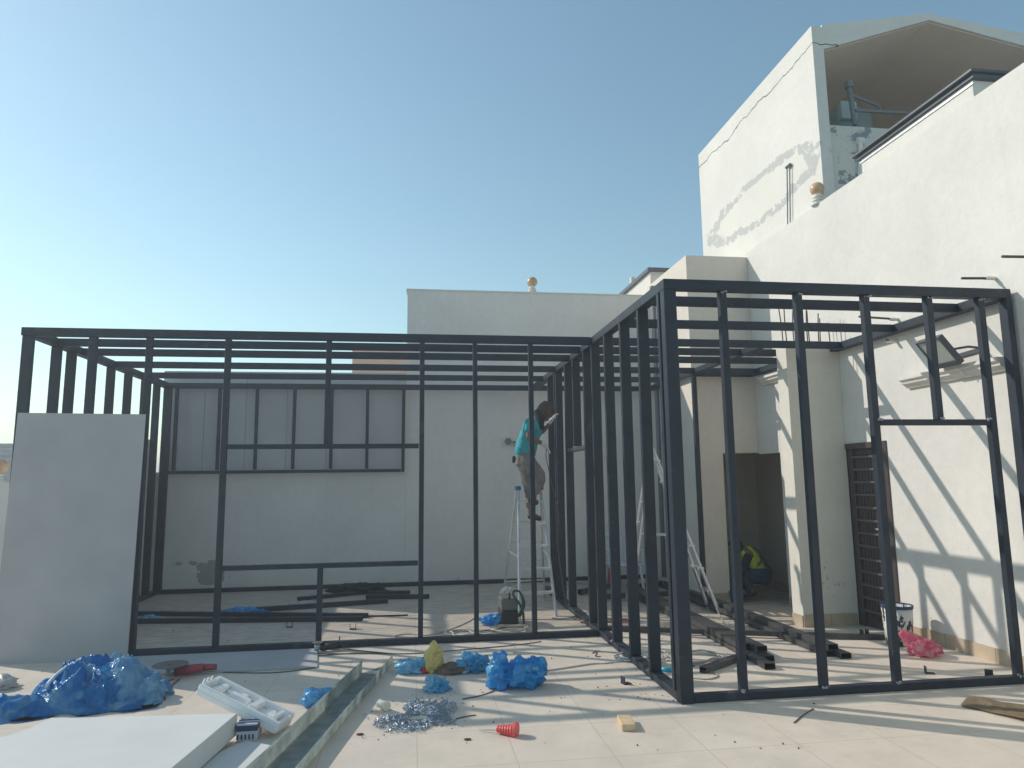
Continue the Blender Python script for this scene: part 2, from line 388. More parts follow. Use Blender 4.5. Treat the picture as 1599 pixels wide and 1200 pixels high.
bm = new(); abox(bm, WX-.004, y0+.10, .93, WX+.012, y0+.145, 1.17); cyl(bm, (WX-.05, y0+.122, 1.09), (WX, y0+.122, 1.09), .009); bar(bm, (WX-.05, y0+.115, 1.09), (WX-.05, y0+.235, 1.09), .016, .018); fin(bm, 'handle', M_alu, t, bev=.002)

# pier with rebar
t = thing('wall_pier', 'unfinished beige concrete pier with rusty rebar sticking out of its top', 'pier', (2.8, 2.6, 0))
bm = new(); abox(bm, 2.47, 2.55, -.3, WX-.002, 2.78, 3.33); fin(bm, 'shaft', M_pier, t)
bm = new()
for i in range(26):
    x = random.uniform(2.5, 3.13); y = random.uniform(2.58, 2.75); r = bmesh.ops.create_icosphere(bm, subdivisions=1, radius=random.uniform(.02, .05))['verts']
    bmesh.ops.scale(bm, vec=(1, 1, .5), verts=r); bmesh.ops.translate(bm, vec=(x, y, 3.335), verts=r)
fin(bm, 'broken_top', M_pier, t)
skirt(t, [((2.47, 2.543, 0), (WX-.02, 2.543, 0))], .14); skirt(t, [((2.463, 2.78, 0), (2.463, 2.55, 0))], .14)
for i, (x, y, h) in enumerate(((2.52, 2.6, .52), (2.55, 2.74, .5), (2.62, 2.6, .46), (2.74, 2.72, .66), (2.80, 2.6, .55), (2.9, 2.72, .48), (2.95, 2.6, .42), (3.03, 2.7, .38), (3.1, 2.6, .30))):
    bm = new(); sweep(bm, smoothpts([(x, y, 3.3), (x+random.uniform(-.01, .01), y, 3.3+h*.5), (x+random.uniform(-.03, .03), y+.01, 3.3+h)], 3), .007); fin(bm, 'rebar', M_rebar, t)

# block beside the passage (hollow at the bottom)
t = thing('entrance_block', 'tall beige block over a dark doorway opening beside the right wall', 'building', (2.6, 5, 0))
bm = new()
abox(bm, 2.15, 4.73, -.4, 2.59, 6.75, 5.15)
abox(bm, 2.59, 4.73, 2.055, WX-.002, 6.75, 5.15)
fin(bm, 'wall', M_block, t)
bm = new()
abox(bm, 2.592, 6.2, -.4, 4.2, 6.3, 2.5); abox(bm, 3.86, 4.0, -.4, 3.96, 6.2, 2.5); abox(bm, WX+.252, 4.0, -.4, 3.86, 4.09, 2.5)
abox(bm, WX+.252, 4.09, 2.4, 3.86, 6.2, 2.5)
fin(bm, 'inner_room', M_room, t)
skirt(t, [((2.15, 4.722, 0), (2.59, 4.722, 0))], .14); skirt(t, [((3.853, 4.1, 0), (3.853, 6.2, 0))], .14)
bm = new(); cyl(bm, (2.11, 6.19, .05), (2.11, 6.19, 5.0), .035); cyl(bm, (2.11, 6.19, 5.0), (2.11, 6.19, 5.06), .045); cyl(bm, (2.11, 6.19, 3.2), (2.11, 6.19, 3.27), .044); fin(bm, 'drain_pipe', M_pipe, t, smooth=True)
# capped parapet further back
t = thing('roof_hatch', 'small roof parapet with dark metal capping above the back right corner', 'parapet', (3, 7, 5))
c1 = on(1015, 420, 1, 7.2)
bm = new(); abox(bm, c1.x, 7.2, 4.3, c1.x+1.6, 9.6, c1.z-.06); fin(bm, 'box', M_wallc, t)
bm = new(); abox(bm, c1.x-.06, 7.14, c1.z-.06, c1.x+1.7, 9.7, c1.z+.01); fin(bm, 'cap', M_trim, t)
for px in (988, 1003):
    p = on(px, 450, 1, 9.2); bm = new(); cyl(bm, (p.x, 9.2, p.z-.4), (p.x, 9.2, on(px, 434, 1, 9.2).z), .06); fin(bm, 'vent_stub', M_base, t)

# tower
TX, TY = 3.29, 2.78
t = thing('stair_tower', 'cracked white rooftop stair tower with open front and brown gabled ceiling', 'tower', (TX, TY, 5))
bm = new(); abox(bm, TX, TY, 5.0, TX+.16, 6.62, 7.80); fin(bm, 'side_wall', M_tower, t)
bm = new(); abox(bm, TX+.16, 6.45, 5.0, 8.6, 6.62, 7.45); fin(bm, 'rear_wall', M_ceil, t)
bm = new(); abox(bm, 8.44, TY, 5.0, 8.6, 6.45, 7.45); fin(bm, 'far_side_wall', M_tower, t)
bm = new(); abox(bm, TX+.16, TY+.06, 5.0, 8.44, TY+.2, 6.40); fin(bm, 'front_wall', M_low, t)
# gabled roof slab: plastered ceiling below, white fascia outside
bm = new()
inn = [(TX+.16, 7.47), (5.1, 8.05), (8.6, 7.40)]; out = [(TX+.16, 7.83), (5.1, 8.15), (8.6, 7.72)]
prism(bm, [inn[0], inn[1], out[1], out[0]], 1, TY, 6.62); prism(bm, [inn[1], inn[2], out[2], out[1]], 1, TY, 6.62)
fin(bm, 'roof', M_tower, t)
bm = new()
e = .01
prism(bm, [(TX+.161, 7.47-e-.01), (5.1, 8.05-e-.01), (5.1, 8.05-e), (TX+.161, 7.47-e)], 1, TY+.03, 6.44)
prism(bm, [(5.1, 8.05-e-.01), (8.43, 7.43-e-.01), (8.43, 7.43-e), (5.1, 8.05-e)], 1, TY+.03, 6.44)
fin(bm, 'ceiling', M_ceil, t)
bm = new(); sweep(bm, smoothpts([on(1455, 24, 1, TY-.02), on(1475, 40, 1, TY-.02)], 2), .004); bm.free()
# things on the tower
p = on(1320, 178, 1, 3.6)
bm = new(); abox(bm, p.x-.13, 3.5, p.z-.13, p.x+.13, 3.6, p.z+.15); fin(bm, 'meter_box', mat('pale_blue_box', (.42, .52, .55), .5), t, bev=.01)
bm = new()
a = on(1326, 138, 1, 3.3); b_ = on(1335, 196, 1, 3.3)
sweep(bm, [a, b_], .035, 8); sweep(bm, [a, a+Vector((0, 0, .09))], .06, 8); fin(bm, 'steel_post', M_pipe, t)
bm = new(); sweep(bm, [on(1327, 148, 1, 3.28), on(1373, 166, 1, 3.28), on(1373, 176, 1, 3.28)], .022, 8); sweep(bm, [on(1336, 173, 1, 3.28), on(1440, 178, 1, 3.28)], .026, 8); fin(bm, 'water_pipe', M_pipe, t)
bm = new(); a = on(1342, 222, 1, TY+.03); sweep(bm, smoothpts([a, on(1344, 232, 1, TY+.03), on(1343, 275, 1, TY+.03)], 3), .03, 8); cyl(bm, a+Vector((-.03, 0, .02)), a+Vector((.06, 0, .02)), .045); fin(bm, 'downpipe', M_base, t)
# rubble / pale curved lump in the opening: water tank shoulder
t = thing('water_tank', 'pale grey-green rounded water tank inside the open rooftop tower', 'water tank', (3.9, 4.3, 5))
tp = on(1316, 196, 1, 4.35); tx, tz = tp.x, on(1316, 178, 1, 4.35).z
bm = new(); r = bmesh.ops.create_uvsphere(bm, u_segments=24, v_segments=12, radius=.42)['verts']; bmesh.ops.scale(bm, vec=(1, 1, .5), verts=r); bmesh.ops.translate(bm, vec=(tx, 4.35, tz-.2), verts=r)
cyl(bm, (tx, 4.35, 5.0), (tx, 4.35, tz-.2), .42, n=24); fin(bm, 'tank_body', mat('tank_grey', (.30, .40, .40), .5), t, smooth=True)
bm = new(); cyl(bm, (tx, 4.35, tz-.01), (tx, 4.35, tz+.04), .15, n=20); fin(bm, 'lid', mat('tank_lid', (.30, .40, .40), .5), t)
# thin U-shaped vent pipe on the tower face
t = thing('wall_conduit', 'thin grey double conduit standing against the stained tower wall', 'pipe', (3.2, 3.6, 5.2))
bm = new(); a = on(1233, 258, 0, TX-.03); b_ = on(1234, 348, 0, TX-.03); dd = Vector((0, .07, 0))
sweep(bm, [a, b_], .009, 6); sweep(bm, [a+dd, b_+dd], .009, 6); fin(bm, 'tube', M_pipe, t)
bm = new(); cyl(bm, a+Vector((0, -.02, .0)), a+Vector((0, .09, .0)), .022); fin(bm, 'elbow', M_trim, t)

# back walls
t = thing('rear_wall', 'tall shaded white plaster wall closing the back of the terrace', 'wall', (0, 6.65, 0))
bm = new(); abox(bm, -2.18, 6.65, -.3, 2.148, 6.95, 5.0); fin(bm, 'wall', M_back, t)
bm = new(); abox(bm, -2.2, 6.64, 5.0, 2.146, 6.96, 5.025); fin(bm, 'coping', M_wallc, t)
p = on(793, 690, 1, 6.62)
bm = new()
cyl(bm, (p.x, 6.65, p.z), (p.x, 6.55, p.z), .03)
for k in range(6): a_ = k*math.tau/6; cyl(bm, (p.x+.045*math.cos(a_), 6.57, p.z+.045*math.sin(a_)), (p.x+.045*math.cos(a_), 6.55, p.z+.045*math.sin(a_)), .022)
cyl(bm, (p.x+.11, 6.65, p.z-.01), (p.x+.11, 6.57, p.z-.01), .022); cyl(bm, (p.x+.13, 6.65, p.z-.07), (p.x+.13, 6.6, p.z-.07), .018); fin(bm, 'valve', M_pipe, t)
t = thing('low_rear_wall', 'lower white plaster wall at the back left with peeling paint near the floor', 'wall', (-4, 6.65, 0))
bm = new(); abox(bm, -6.30, 6.65, -.3, -2.182, 6.95, 1.875); fin(bm, 'wall', M_back, t)
t = thing('partition_board', 'large grey board screen filling the gap above the low back wall', 'board', (-4, 6.66, 1.9))
bm = new()
for i in range(6):
    x0 = -6.1+i*.653; abox(bm, x0+.003, 6.60, 1.877, x0+.650, 6.622, 3.52)
fin(bm, 'board', M_grey, t)
bm = new(); abox(bm, -6.1, 6.624, 1.877, -2.19, 6.66, 3.50); fin(bm, 'backing', M_grey, t)
t = thing('side_parapet', 'plain white side wall behind the left end of the steel frame', 'wall', (-6.2, 5, 0))
bm = new(); abox(bm, -6.34, 3.05, -.3, -6.16, 6.648, 2.38); fin(bm, 'wall', M_wall, t)
t = thing('far_parapet', 'low pale parapet wall at the far left edge of the terrace', 'wall', (-10, 6.7, 0))
bm = new(); abox(bm, -15, 6.65, -.3, -6.342, 6.85, 1.70); abox(bm, -15, 6.62, 1.70, -6.342, 6.88, 1.74); fin(bm, 'wall', M_wall, t)

def globe(loc, r, label):
    t = thing('globe_finial', label, 'finial', loc, 'stone globe finials on the walls'); x, y, z = loc
    bm = new()
    for z0, z1, a, b in ((0, .03, .085, .085), (.03, .055, .065, .05), (.055, .075, .075, .075), (.075, .10, .05, .04), (.10, .12, .065, .065), (.12, .15, .04, .05)): cyl(bm, (x, y, z+z0), (x, y, z+z1), a, b, 16)
    fin(bm, 'pedestal', M_base, t, smooth=False)
    bm = new(); bmesh.ops.create_uvsphere(bm, u_segments=28, v_segments=18, radius=r); bmesh.ops.translate(bm, vec=(x, y, z+.14+r*.93), verts=bm.verts); fin(bm, 'globe', M_stone, t, smooth=True)
globe((.06, 6.8, 5.025), .095, 'banded stone globe on the top of the tall back wall'); globe((WX+.03, 2.79, 5.23), .09, 'orange stone globe on the right wall in front of the stair tower')
globe((-8.53, 6.75, 1.74), .13, 'stone globe on the far left parapet at the edge of the picture')

# neighbouring buildings
t = thing('peach_building', 'peach coloured house wall seen between the rafters beyond the back wall', 'building', (-2, 12, -8))
bm = new(); abox(bm, -3.57, 12, -8, 1.5, 16, 5.0); fin(bm, 'wall', M_peach, t)
bm = new(); abox(bm, -3.62, 11.95, 5.0, 1.55, 16.05, 5.08); fin(bm, 'coping', M_peach, t)
t = thing('tiled_house', 'distant pale house with a stone tiled pitched roof beyond the left parapet', 'house', (-13, 16, -8))
bm = new(); abox(bm, -18, 14, -8, -10.5, 18, 1.7); fin(bm, 'wall', M_wallc, t)
bm = new()
for k in range(8):
    z0 = 1.7+k*.14; ins = k*.34
    abox(bm, -15.6+ins, 13.9+k*.2, z0, -10.3-ins*.8, 18.1-k*.2, z0+.15)
fin(bm, 'roof', M_roof, t, bev=.02)

# ------------------------------------------------------------------ steel frames
T = .06; RH = .085; ZT = 3.3
def stl(parent, name, a, b, wd, h, upv=(0, 0, 1), m=None): 
    bm = new(); bar(bm, a, b, wd, h, upv); return fin(bm, name, m or M_steel, parent, bev=.004)
def post(parent, x, y, z0, z1, wx, wy, name='post', m=None):
    bm = new(); abox(bm, x-wx/2, y-wy/2, z0, x+wx/2, y+wy/2, z1)
    ox, oy = random.uniform(-.005, .005), random.uniform(-.004, .004)
    for v in bm.verts:
        if v.co.z > (z0+z1)/2: v.co.x += ox; v.co.y += oy
    return fin(bm, name, m or M_steel, parent, bev=.004)
FY = 2.34; BY = 6.45
L = thing('cabin_framework', 'long dark steel room frame across the left half of the terrace', 'steel framework', (-3, FY, 0), 'welded dark steel room frames')
lo_, hi_ = .062, ZT-RH-.001
stl(L, 'top_rail', (-6.05, FY, ZT-RH/2), (-.055, FY, ZT-RH/2), .08, RH); stl(L, 'bottom_rail', (-6.05, FY, .031), (-.055, FY, .031), .08, .06)
stl(L, 'top_rail', (-6.0, FY+.042, ZT-RH/2), (-6.0, BY-.042, ZT-RH/2), .1, RH); stl(L, 'bottom_rail', (-6.0, FY+.042, .031), (-6.0, BY-.042, .031), .1, .06)
stl(L, 'top_rail', (-6.05, BY, ZT-RH/2), (2.10, BY, ZT-RH/2), .08, RH); stl(L, 'bottom_rail', (-6.05, BY, .031), (2.05, BY, .031), .08, .06)
for x, wd in ((-5.99, .10), (-5.37, .075), (-4.81, .06), (-4.02, .058), (-1.97, .052), (-1.38, .048), (-.753, .052)): post(L, x, FY, lo_, hi_, wd, .06)
HZ, SZ = 2.065, .825
stl(L, 'header', (-4.02+.034, FY, HZ), (-1.97-.031, FY, HZ), .055, .05); stl(L, 'sill', (-4.02+.034, FY, SZ), (-1.97-.031, FY, SZ), .055, .05)
post(L, -2.98, FY, HZ+.026, hi_, .055, .055, 'stud'); post(L, -3.01, FY, lo_, SZ-.026, .055, .055, 'stud')
for y in (2.94, 3.27, 3.80, 4.36, 4.93, 5.55, 6.03): post(L, -6.0, y, lo_, hi_, .10, .05)
for x in (-5.97,): post(L, x, BY, lo_, hi_, .12, .06)
for i, x in enumerate((-5.83, -5.17, -4.59, -4.0, -3.40, -2.82)): post(L, x, BY, 1.90, hi_, .05, .05, 'stud')
post(L, -2.23, BY, 1.84, hi_, .05, .05, 'stud'); stl(L, 'ledger', (-5.91, BY, 1.865), (-2.26, BY, 1.865), .05, .05)
for y in (2.885, 3.47, 4.38, 5.33): stl(L, 'rafter', (-5.948, y, ZT-RH/2), (-.052, y, ZT-RH/2), .05, RH)
R = thing('cabin_framework', 'dark steel room frame projecting forward on the right beside the sunlit wall', 'steel framework', (0, 0, 0), 'welded dark steel room frames')
post(R, 0, 0, 0, ZT-RH-.001, .105, .09); post(R, -.005, .115, lo_, hi_, .09, .05)
stl(R, 'top_rail', (-.052, 0, ZT-RH/2), (3.13, 0, ZT-RH/2), .09, RH); stl(R, 'bottom_rail', (.055, 0, .031), (3.13, 0, .031), .07, .06)
stl(R, 'top_rail', (0, .047, ZT-RH/2), (0, BY-.042, ZT-RH/2), .1, RH); stl(R, 'bottom_rail', (0, .047, .031), (0, 5.6, .031), .1, .06)
stl(R, 'top_rail', (3.10, .047, ZT-RH/2), (3.10, 2.54, ZT-RH/2), .1, RH); stl(R, 'top_rail', (3.06, 2.80, ZT-RH/2), (3.06, 4.60, ZT-RH/2), .1, RH)
stl(R, 'top_rail', (2.07, FY+.03, ZT-RH/2-.004), (2.07, BY-.042, ZT-RH/2-.004), .07, RH-.01)
for x in (.465, 1.13, 1.758, 2.843): post(R, x, 0, lo_, hi_, .06, .06)
post(R, 3.10, 0, 0, hi_, .06, .09)
post(R, 2.346, 0, 2.153, hi_, .06, .06, 'stud'); stl(R, 'header', (1.79, 0, 2.127), (2.81, 0, 2.127), .05, .05)
for y in (.67, 1.212, 1.785, 2.34, 2.73, 3.79, 4.40, 4.52, 4.96): post(R, 0, y, lo_, hi_, .10, .05)
post(R, 0, 3.31, 2.10, hi_, .10, .05, 'stud'); stl(R, 'header', (0, 2.76, 2.065), (0, 3.76, 2.065), .08, .05, m=M_steel2)
for y, x1 in ((.50, 3.048), (1.40, 3.048), (2.34, 3.048), (2.885, 3.008), (3.47, 3.008), (4.38, 3.008)): stl(R, 'rafter', (.052, y, ZT-RH/2), (x1, y, ZT-RH/2), .05, RH)
stl(R, 'rafter', (.052, 5.33, ZT-RH/2), (2.033, 5.33, ZT-RH/2), .05, RH); stl(R, 'rafter', (2.107, 4.65, ZT-RH/2), (3.11, 4.65, ZT-RH/2), .05, RH)
post(R, 2.07, 4.45, gz(2, 4.4), hi_-.01, .06, .07)
bm = new()   # bare weld blobs on the joints
for x, y, z in [(x, -.03, ZT-RH-.01) for x in (.465, 1.13, 1.758, 2.346, 2.843)]+[(1.79, -.03, 2.15), (2.346, -.03, 2.155), (2.81, -.03, 2.15)]+[(x, -.032, .066) for x in (.465, 1.13, 1.758, 2.843)]+[(-.05, y, .07) for y in (.67, 1.21, 1.785)]:
    for k in range(5):
        r = bmesh.ops.create_icosphere(bm, subdivisions=1, radius=random.uniform(.006, .014))['verts']; bmesh.ops.translate(bm, vec=(x+random.uniform(-.03, .03), y-.001, z+random.uniform(-.008, .008)), verts=r)
o = fin(bm, 'weld_bead', M_weld, R); o['kind'] = 'stuff'

# ------------------------------------------------------------------ boards
t = thing('cement_board', 'full sheet of pale cement board leaning against the left end of the frame', 'board', (-5.4, 2.3, 0))
bm = new(); bl, br_ = Vector((-6.035, 2.235, .0)), Vector((-4.80, 2.205, .0)); tl, tr_ = Vector((-6.005, 2.285, 2.415)), Vector((-4.79, 2.275, 2.40)); th = Vector((0, .012, 0))
A = [bm.verts.new(p) for p in (bl, br_, tr_, tl)]; B = [bm.verts.new(p+th) for p in (bl, br_, tr_, tl)]
bm.faces.new(A); bm.faces.new(B[::-1])
for i in range(4): bm.faces.new((A[i], B[i], B[(i+1) % 4], A[(i+1) % 4]))
fin(bm, 'sheet', M_board, t)
# foam panel lying in the foreground
def slab(name, label, pts, z0, z1, m, part, cat='panel', bev=.004):
    c = sum((Vector(p[:2]) for p in pts), Vector((0, 0)))/len(pts)
    t = thing(name, label, cat, (c.x, c.y, z0)); bm = new()
    A = [bm.verts.new((p[0], p[1], z0)) for p in pts]; B = [bm.verts.new((p[0], p[1], z1)) for p in pts]; n = len(pts)
    bm.faces.new(A[::-1]); bm.faces.new(B)
    for i in range(n): bm.faces.new((A[i], A[(i+1) % n], B[(i+1) % n], B[i]))
    fin(bm, part, m, t, bev=bev); return t
pt = [on(371, 1114, 2, .17), on(77, 1122, 2, .17), on(48, 1138, 2, .17)]
slab('foam_panel', 'thick white panel lying flat in the bottom left foreground', [(pt[0].x, pt[0].y), (pt[1].x, pt[1].y), (pt[2].x, pt[2].y), (-4.75, -.75), (-4.8, -1.9), (-3.45, -1.9)], .03, .17, M_slab, 'sheet')
a, b_, c = G(400, 1150), G(440, 1165), G(312, 1199)
slab('thin_board', 'thin white board offcut lying flat between the thick panel and the metal channel', [(-3.13, -.28), (-2.93, -.42), (-2.98, -1.6), (-3.3, -1.6), (-3.34, -.62)], .004, .02, M_slab, 'sheet')
# long thin board on floor in front of the frame
a, b_, c, d = G(205, 1030), G(492, 1021), G(492, 1044), G(215, 1046)
slab('floor_board', 'pale board laid flat along the foot of the left frame', [(a.x, 2.27), (b_.x, 2.27), (c.x+.02, c.y), (-4.2, 1.52), (d.x, 1.7)], .003, .014, M_board, 'sheet', bev=0)
# cardboard right
a, b_, c, d = G(1500, 1101), G(1530, 1095), G(1599, 1104), G(1599, 1130)
t = thing('cardboard_sheet', 'torn brown cardboard sheet lying at the bottom right corner', 'cardboard', (2.2, -.6, 0)); bm = new()
rowA = [G(1500, 1102), G(1512, 1094), G(1535, 1094), G(1560, 1098), G(1599, 1103), (2.9, -.75, 0)]; rowB = [G(1504, 1105), G(1530, 1111), G(1550, 1116), G(1575, 1122), G(1599, 1129), (2.6, -1.1, 0)]
zz = [(.006, .012), (.03, .014), (.025, .012), (.012, .02), (.012, .028), (.012, .02)]
va = [bm.verts.new((p[0], p[1], z[0])) for p, z in zip(rowA, zz)]; vb = [bm.verts.new((p[0], p[1], z[1])) for p, z in zip(rowB, zz)]
for i in range(5): bm.faces.new((va[i], va[i+1], vb[i+1], vb[i]))
r = bmesh.ops.solidify(bm, geom=bm.faces[:], thickness=.005); fin(bm, 'sheet', M_card, t)

# polystyrene packing tray
t = thing('polystyrene_packing', 'moulded white polystyrene packing tray propped on the foam panel edge', 'packaging', (-3.3, .3, .1))
bm = new(); W_, L_ = .26, .80
abox(bm, 0, 0, 0, L_, W_, .035)
for q in ((0, 0, .035, L_, .03, .075), (0, W_-.03, .035, L_, W_, .085), (0, .031, .035, .04, W_-.031, .08), (L_-.04, .031, .035, L_, W_-.031, .07),
          (.10, .06, .035, .16, .22, .07), (.24, .10, .035, .42, .16, .075), (.30, .15, .035, .36, .22, .07), (.46, .05, .035, .52, .24, .08), (.58, .08, .035, .66, .21, .06), (.70, .05, .035, .74, .2, .09), (.17, .17, .035, .24, .22, .055)):
    abox(bm, *q)
for k in range(3): abox(bm, -.012, .05+k*.05, .02, .0, .075+k*.05, .10)
bmesh.ops.bevel(bm, geom=bm.edges[:], offset=.006, segments=1, affect='EDGES')
A_, B_ = on(328, 1070, 2, .27), on(448, 1130, 2, .03); dx = (B_-A_).normalized()
sidev = Vector((-dx.y, dx.x, 0)).normalized(); sidev = (sidev+Vector((0, 0, -.10))).normalized(); nz_ = dx.cross(sidev).normalized(); sidev = nz_.cross(dx)
mt = Matrix((dx*((B_-A_).length/L_), sidev, nz_)).transposed().to_4x4(); mt.translation = A_-sidev*.20+Vector((0, 0, -.02))
bmesh.ops.transform(bm, matrix=mt, verts=bm.verts)
zmin = min(v.co.z for v in bm.verts); bmesh.ops.translate(bm, vec=(0, 0, -zmin+.004), verts=bm.verts)
fin(bm, 'tray', M_foam, t)
# small carton
p = G(382, 1160); t = thing('screw_carton', 'small white and navy striped carton next to the white panel', 'carton', (p.x, p.y, 0))
bm = new(); abox(bm, p.x-.055, p.y, .004, p.x+.075, p.y+.16, .115); fin(bm, 'box', M_paper, t, bev=.002)
bm = new(); abox(bm, p.x-.057, p.y-.002, .07, p.x+.077, p.y+.162, .105)
for k in range(5): abox(bm, p.x-.05+k*.024, p.y-.0022, .02, p.x-.04+k*.024, p.y+.002, .05)
for k in range(3): abox(bm, p.x-.057, p.y+.02+k*.05, .1145, p.x+.077, p.y+.04+k*.05, .1175)
fin(bm, 'printed_band', M_navy, t)

# galvanised channel
t = thing('metal_channel', 'long galvanised steel channel lying on the floor in the foreground', 'channel', (-2.6, 0, 0))
hz = .115; fl, fr = on(566, 1031, 2, hz), on(613, 1024, 2, .07); nl, nr = on(383, 1200, 2, hz), on(462, 1200, 2, .07)
dl = (nl-fl)*.35; nl += dl; nr += (nr-fr)*.35
bm = new()
prof = [(0, hz, .0), (0, .006, .012), (1, .006, -.012), (1, .075, 0), ]
def cp(u, z, o, e):
    a, b = (fl, fr) if e == 0 else (nl, nr); q = a+(b-a)*u; d = (b-a).normalized(); return Vector((q.x+d.x*o, q.y+d.y*o, z))
outer = [[cp(0, hz, .03, e), cp(0, hz, 0, e), cp(0, .006, 0, e), cp(1, .006, 0, e), cp(1, .08, 0, e), cp(1, .08, .02, e)] for e in (0, 1)]
NL = 14; prev = None
for i in range(NL+1):
    u = i/NL; ring = [bm.verts.new(outer[0][k].lerp(outer[1][k], u)+Vector((random.uniform(-.002, .002), 0, random.uniform(0, .002)))) for k in range(6)]
    if prev:
        for k in range(5): bm.faces.new((prev[k], prev[k+1], ring[k+1], ring[k]))
    prev = ring
bmesh.ops.solidify(bm, geom=bm.faces[:], thickness=.003); fin(bm, 'channel', M_galv, t)

# ------------------------------------------------------------------ plastic bags
def crumple(bm, c, dims, seed, sub=4, amp=.28, freq=3.2, lobes=None, mi=0):
    c = Vector(c); r = bmesh.ops.create_icosphere(bm, subdivisions=sub, radius=1)['verts']; sv = Vector((seed*3.7, seed*1.3, seed*7.1))
    for v in r:
        n_ = v.co.normalized(); q = n_*freq*.5+sv
        d = 1+amp*(noise.noise(q)*1.5)+amp*1.1*(abs(noise.noise(q*1.4))-.25)*-1.7+amp*.2*(abs(noise.noise(q*4.2+Vector((noise.noise(q*2), 0, noise.noise(q*3)))))-.2)*-1.6+amp*.03*noise.noise(q*11)
        w_ = n_*d
        if lobes:
            for (lx, ly, lz, k) in lobes:
                l = Vector((lx, ly, lz)).normalized(); a = max(0, n_.dot(l)); w_ += l*k*a**10
        p = Vector((w_.x*dims[0], w_.y*dims[1], w_.z*dims[2]))+c
        g_ = gz(p.x, p.y)+.003
        if p.z < g_: p.z = g_+random.uniform(0, .003); 
        v.co = p
    for f in {f for v in r for f in v.link_faces}: f.material_index = mi
def bag(name, label, cat, c, dims, seed, m, group=None, lobes=None, amp=.3, freq=3.2, extra=()):
    bm = new(); crumple(bm, c, dims, seed, 5, amp, freq, lobes)
    for (cc, dd, sd) in extra: crumple(bm, cc, dd, sd, 4, amp, freq)
    o = fin(bm, name, m, smooth=True); tag(o, label, cat, group); return o
BG = 'crumpled blue plastic bags on the floor'
def gp(px, py, h=0): p = G(px, py); return Vector((p.x, p.y, p.z+h))
p = gp(642, 1053); bag('plastic_bag', 'pale blue plastic bag left of the yellow bag', 'plastic bag', p+Vector((0, .05, .05)), (.125, .09, .065), 1, M_lblue, BG, [(1, 0, .5, .5)])
p = gp(678, 1053); bag('plastic_bag', 'crumpled yellow plastic bag standing upright', 'plastic bag', p+Vector((0, .05, .11)), (.075, .07, .13), 2, M_yel)
bag('food_wrapper', 'small red wrapper poking out between the pale blue and yellow bags', 'wrapper', gp(663, 1052)+Vector((0, 0, .03)), (.03, .03, .03), 3, M_red)
p = gp(706, 1053); bag('brown_sack', 'flat brown sack between the yellow and blue bags', 'sack', p+Vector((.0, .06, .025)), (.15, .10, .055), 4, M_brown, None, None, .15)
p = gp(738, 1052); bag('plastic_bag', 'ruffled pale blue plastic bag right of the brown sack', 'plastic bag', p+Vector((0, .06, .06)), (.12, .09, .075), 5, M_lblue, BG, [(1, .2, 0, .35), (-.6, 0, 1, .2)], .45, 5)
p = gp(808, 1078); bag('plastic_bag', 'largest bright blue plastic bag heap in the middle of the floor', 'plastic bag', p+Vector((.06, .08, .10)), (.17, .13, .115), 6, M_blue, BG, None, .3, 3.4,
    [(p+Vector((-.13, .08, .10)), (.11, .09, .11), 8), (p+Vector((-.13, .10, .21)), (.065, .06, .075), 9), (p+Vector((.16, .09, .12)), (.09, .10, .11), 10)])
p = gp(686, 1082); bag('plastic_bag', 'small blue plastic bag just above the pile of screws', 'plastic bag', p+Vector((-.02, .05, .035)), (.09, .07, .06), 11, M_lblue, BG, [(1, -.2, -.2, .5), (-.4, 0, 1, .3)], .35, 4)
p = gp(488, 1106); bag('plastic_bag', 'vivid blue plastic bag tucked behind the metal channel', 'plastic bag', p+Vector((.0, .06, .05)), (.085, .07, .075), 12, M_blue, BG, [(1, .4, .4, .9)])
p = gp(768, 977); bag('plastic_bag', 'dark blue plastic bag beside the welding machine', 'plastic bag', p+Vector((0, .05, .05)), (.12, .09, .07), 13, M_blue, BG, [(-1, 0, .3, .5)])
p = gp(376, 960); bag('plastic_sheet', 'flattened blue plastic sheet in the shade behind the window opening', 'plastic sheet', p+Vector((0, .05, .02)), (.28, .12, .05), 14, M_blue, None, None, .35, 5)
p = gp(229, 972); bag('plastic_bag', 'dull blue plastic bag in the shade behind the left frame corner', 'plastic bag', p+Vector((.02, .05, .02)), (.14, .12, .05), 15, M_lblue, BG)
p = gp(240, 960); bag('clear_bag', 'small clear plastic bag behind the left frame corner', 'plastic bag', p+Vector((0, .05, .02)), (.12, .1, .05), 16, M_wbag)
p = gp(4, 1078); bag('clear_bag', 'crumpled whitish plastic at the left edge beside the blue tarpaulin', 'plastic bag', p+Vector((-.08, .06, .04)), (.15, .1, .06), 17, M_wbag)
p = gp(1452, 1028); bag('plastic_bag', 'pink plastic bag with raised handles in front of the paint bucket', 'plastic bag', p+Vector((.0, .08, .07)), (.13, .10, .085), 18, M_pink, None, [(-1, .2, 1.2, 1.3), (1, -.3, -.3, .35)], .3, 3.6)
p = gp(480, 944); bag('dust_sheet', 'dark crumpled cloth on the tube offcuts by the back wall', 'cloth', gp(560, 928)+Vector((0, .1, .05)), (.38, .16, .09), 19, M_dark, None, None, .35, 4)
p = gp(470, 950); bag('plastic_bag', 'pale yellowish plastic scrap lying against a dark tube near the back', 'plastic bag', p+Vector((0, .0, .03)), (.2, .07, .05), 20, M_wbag)

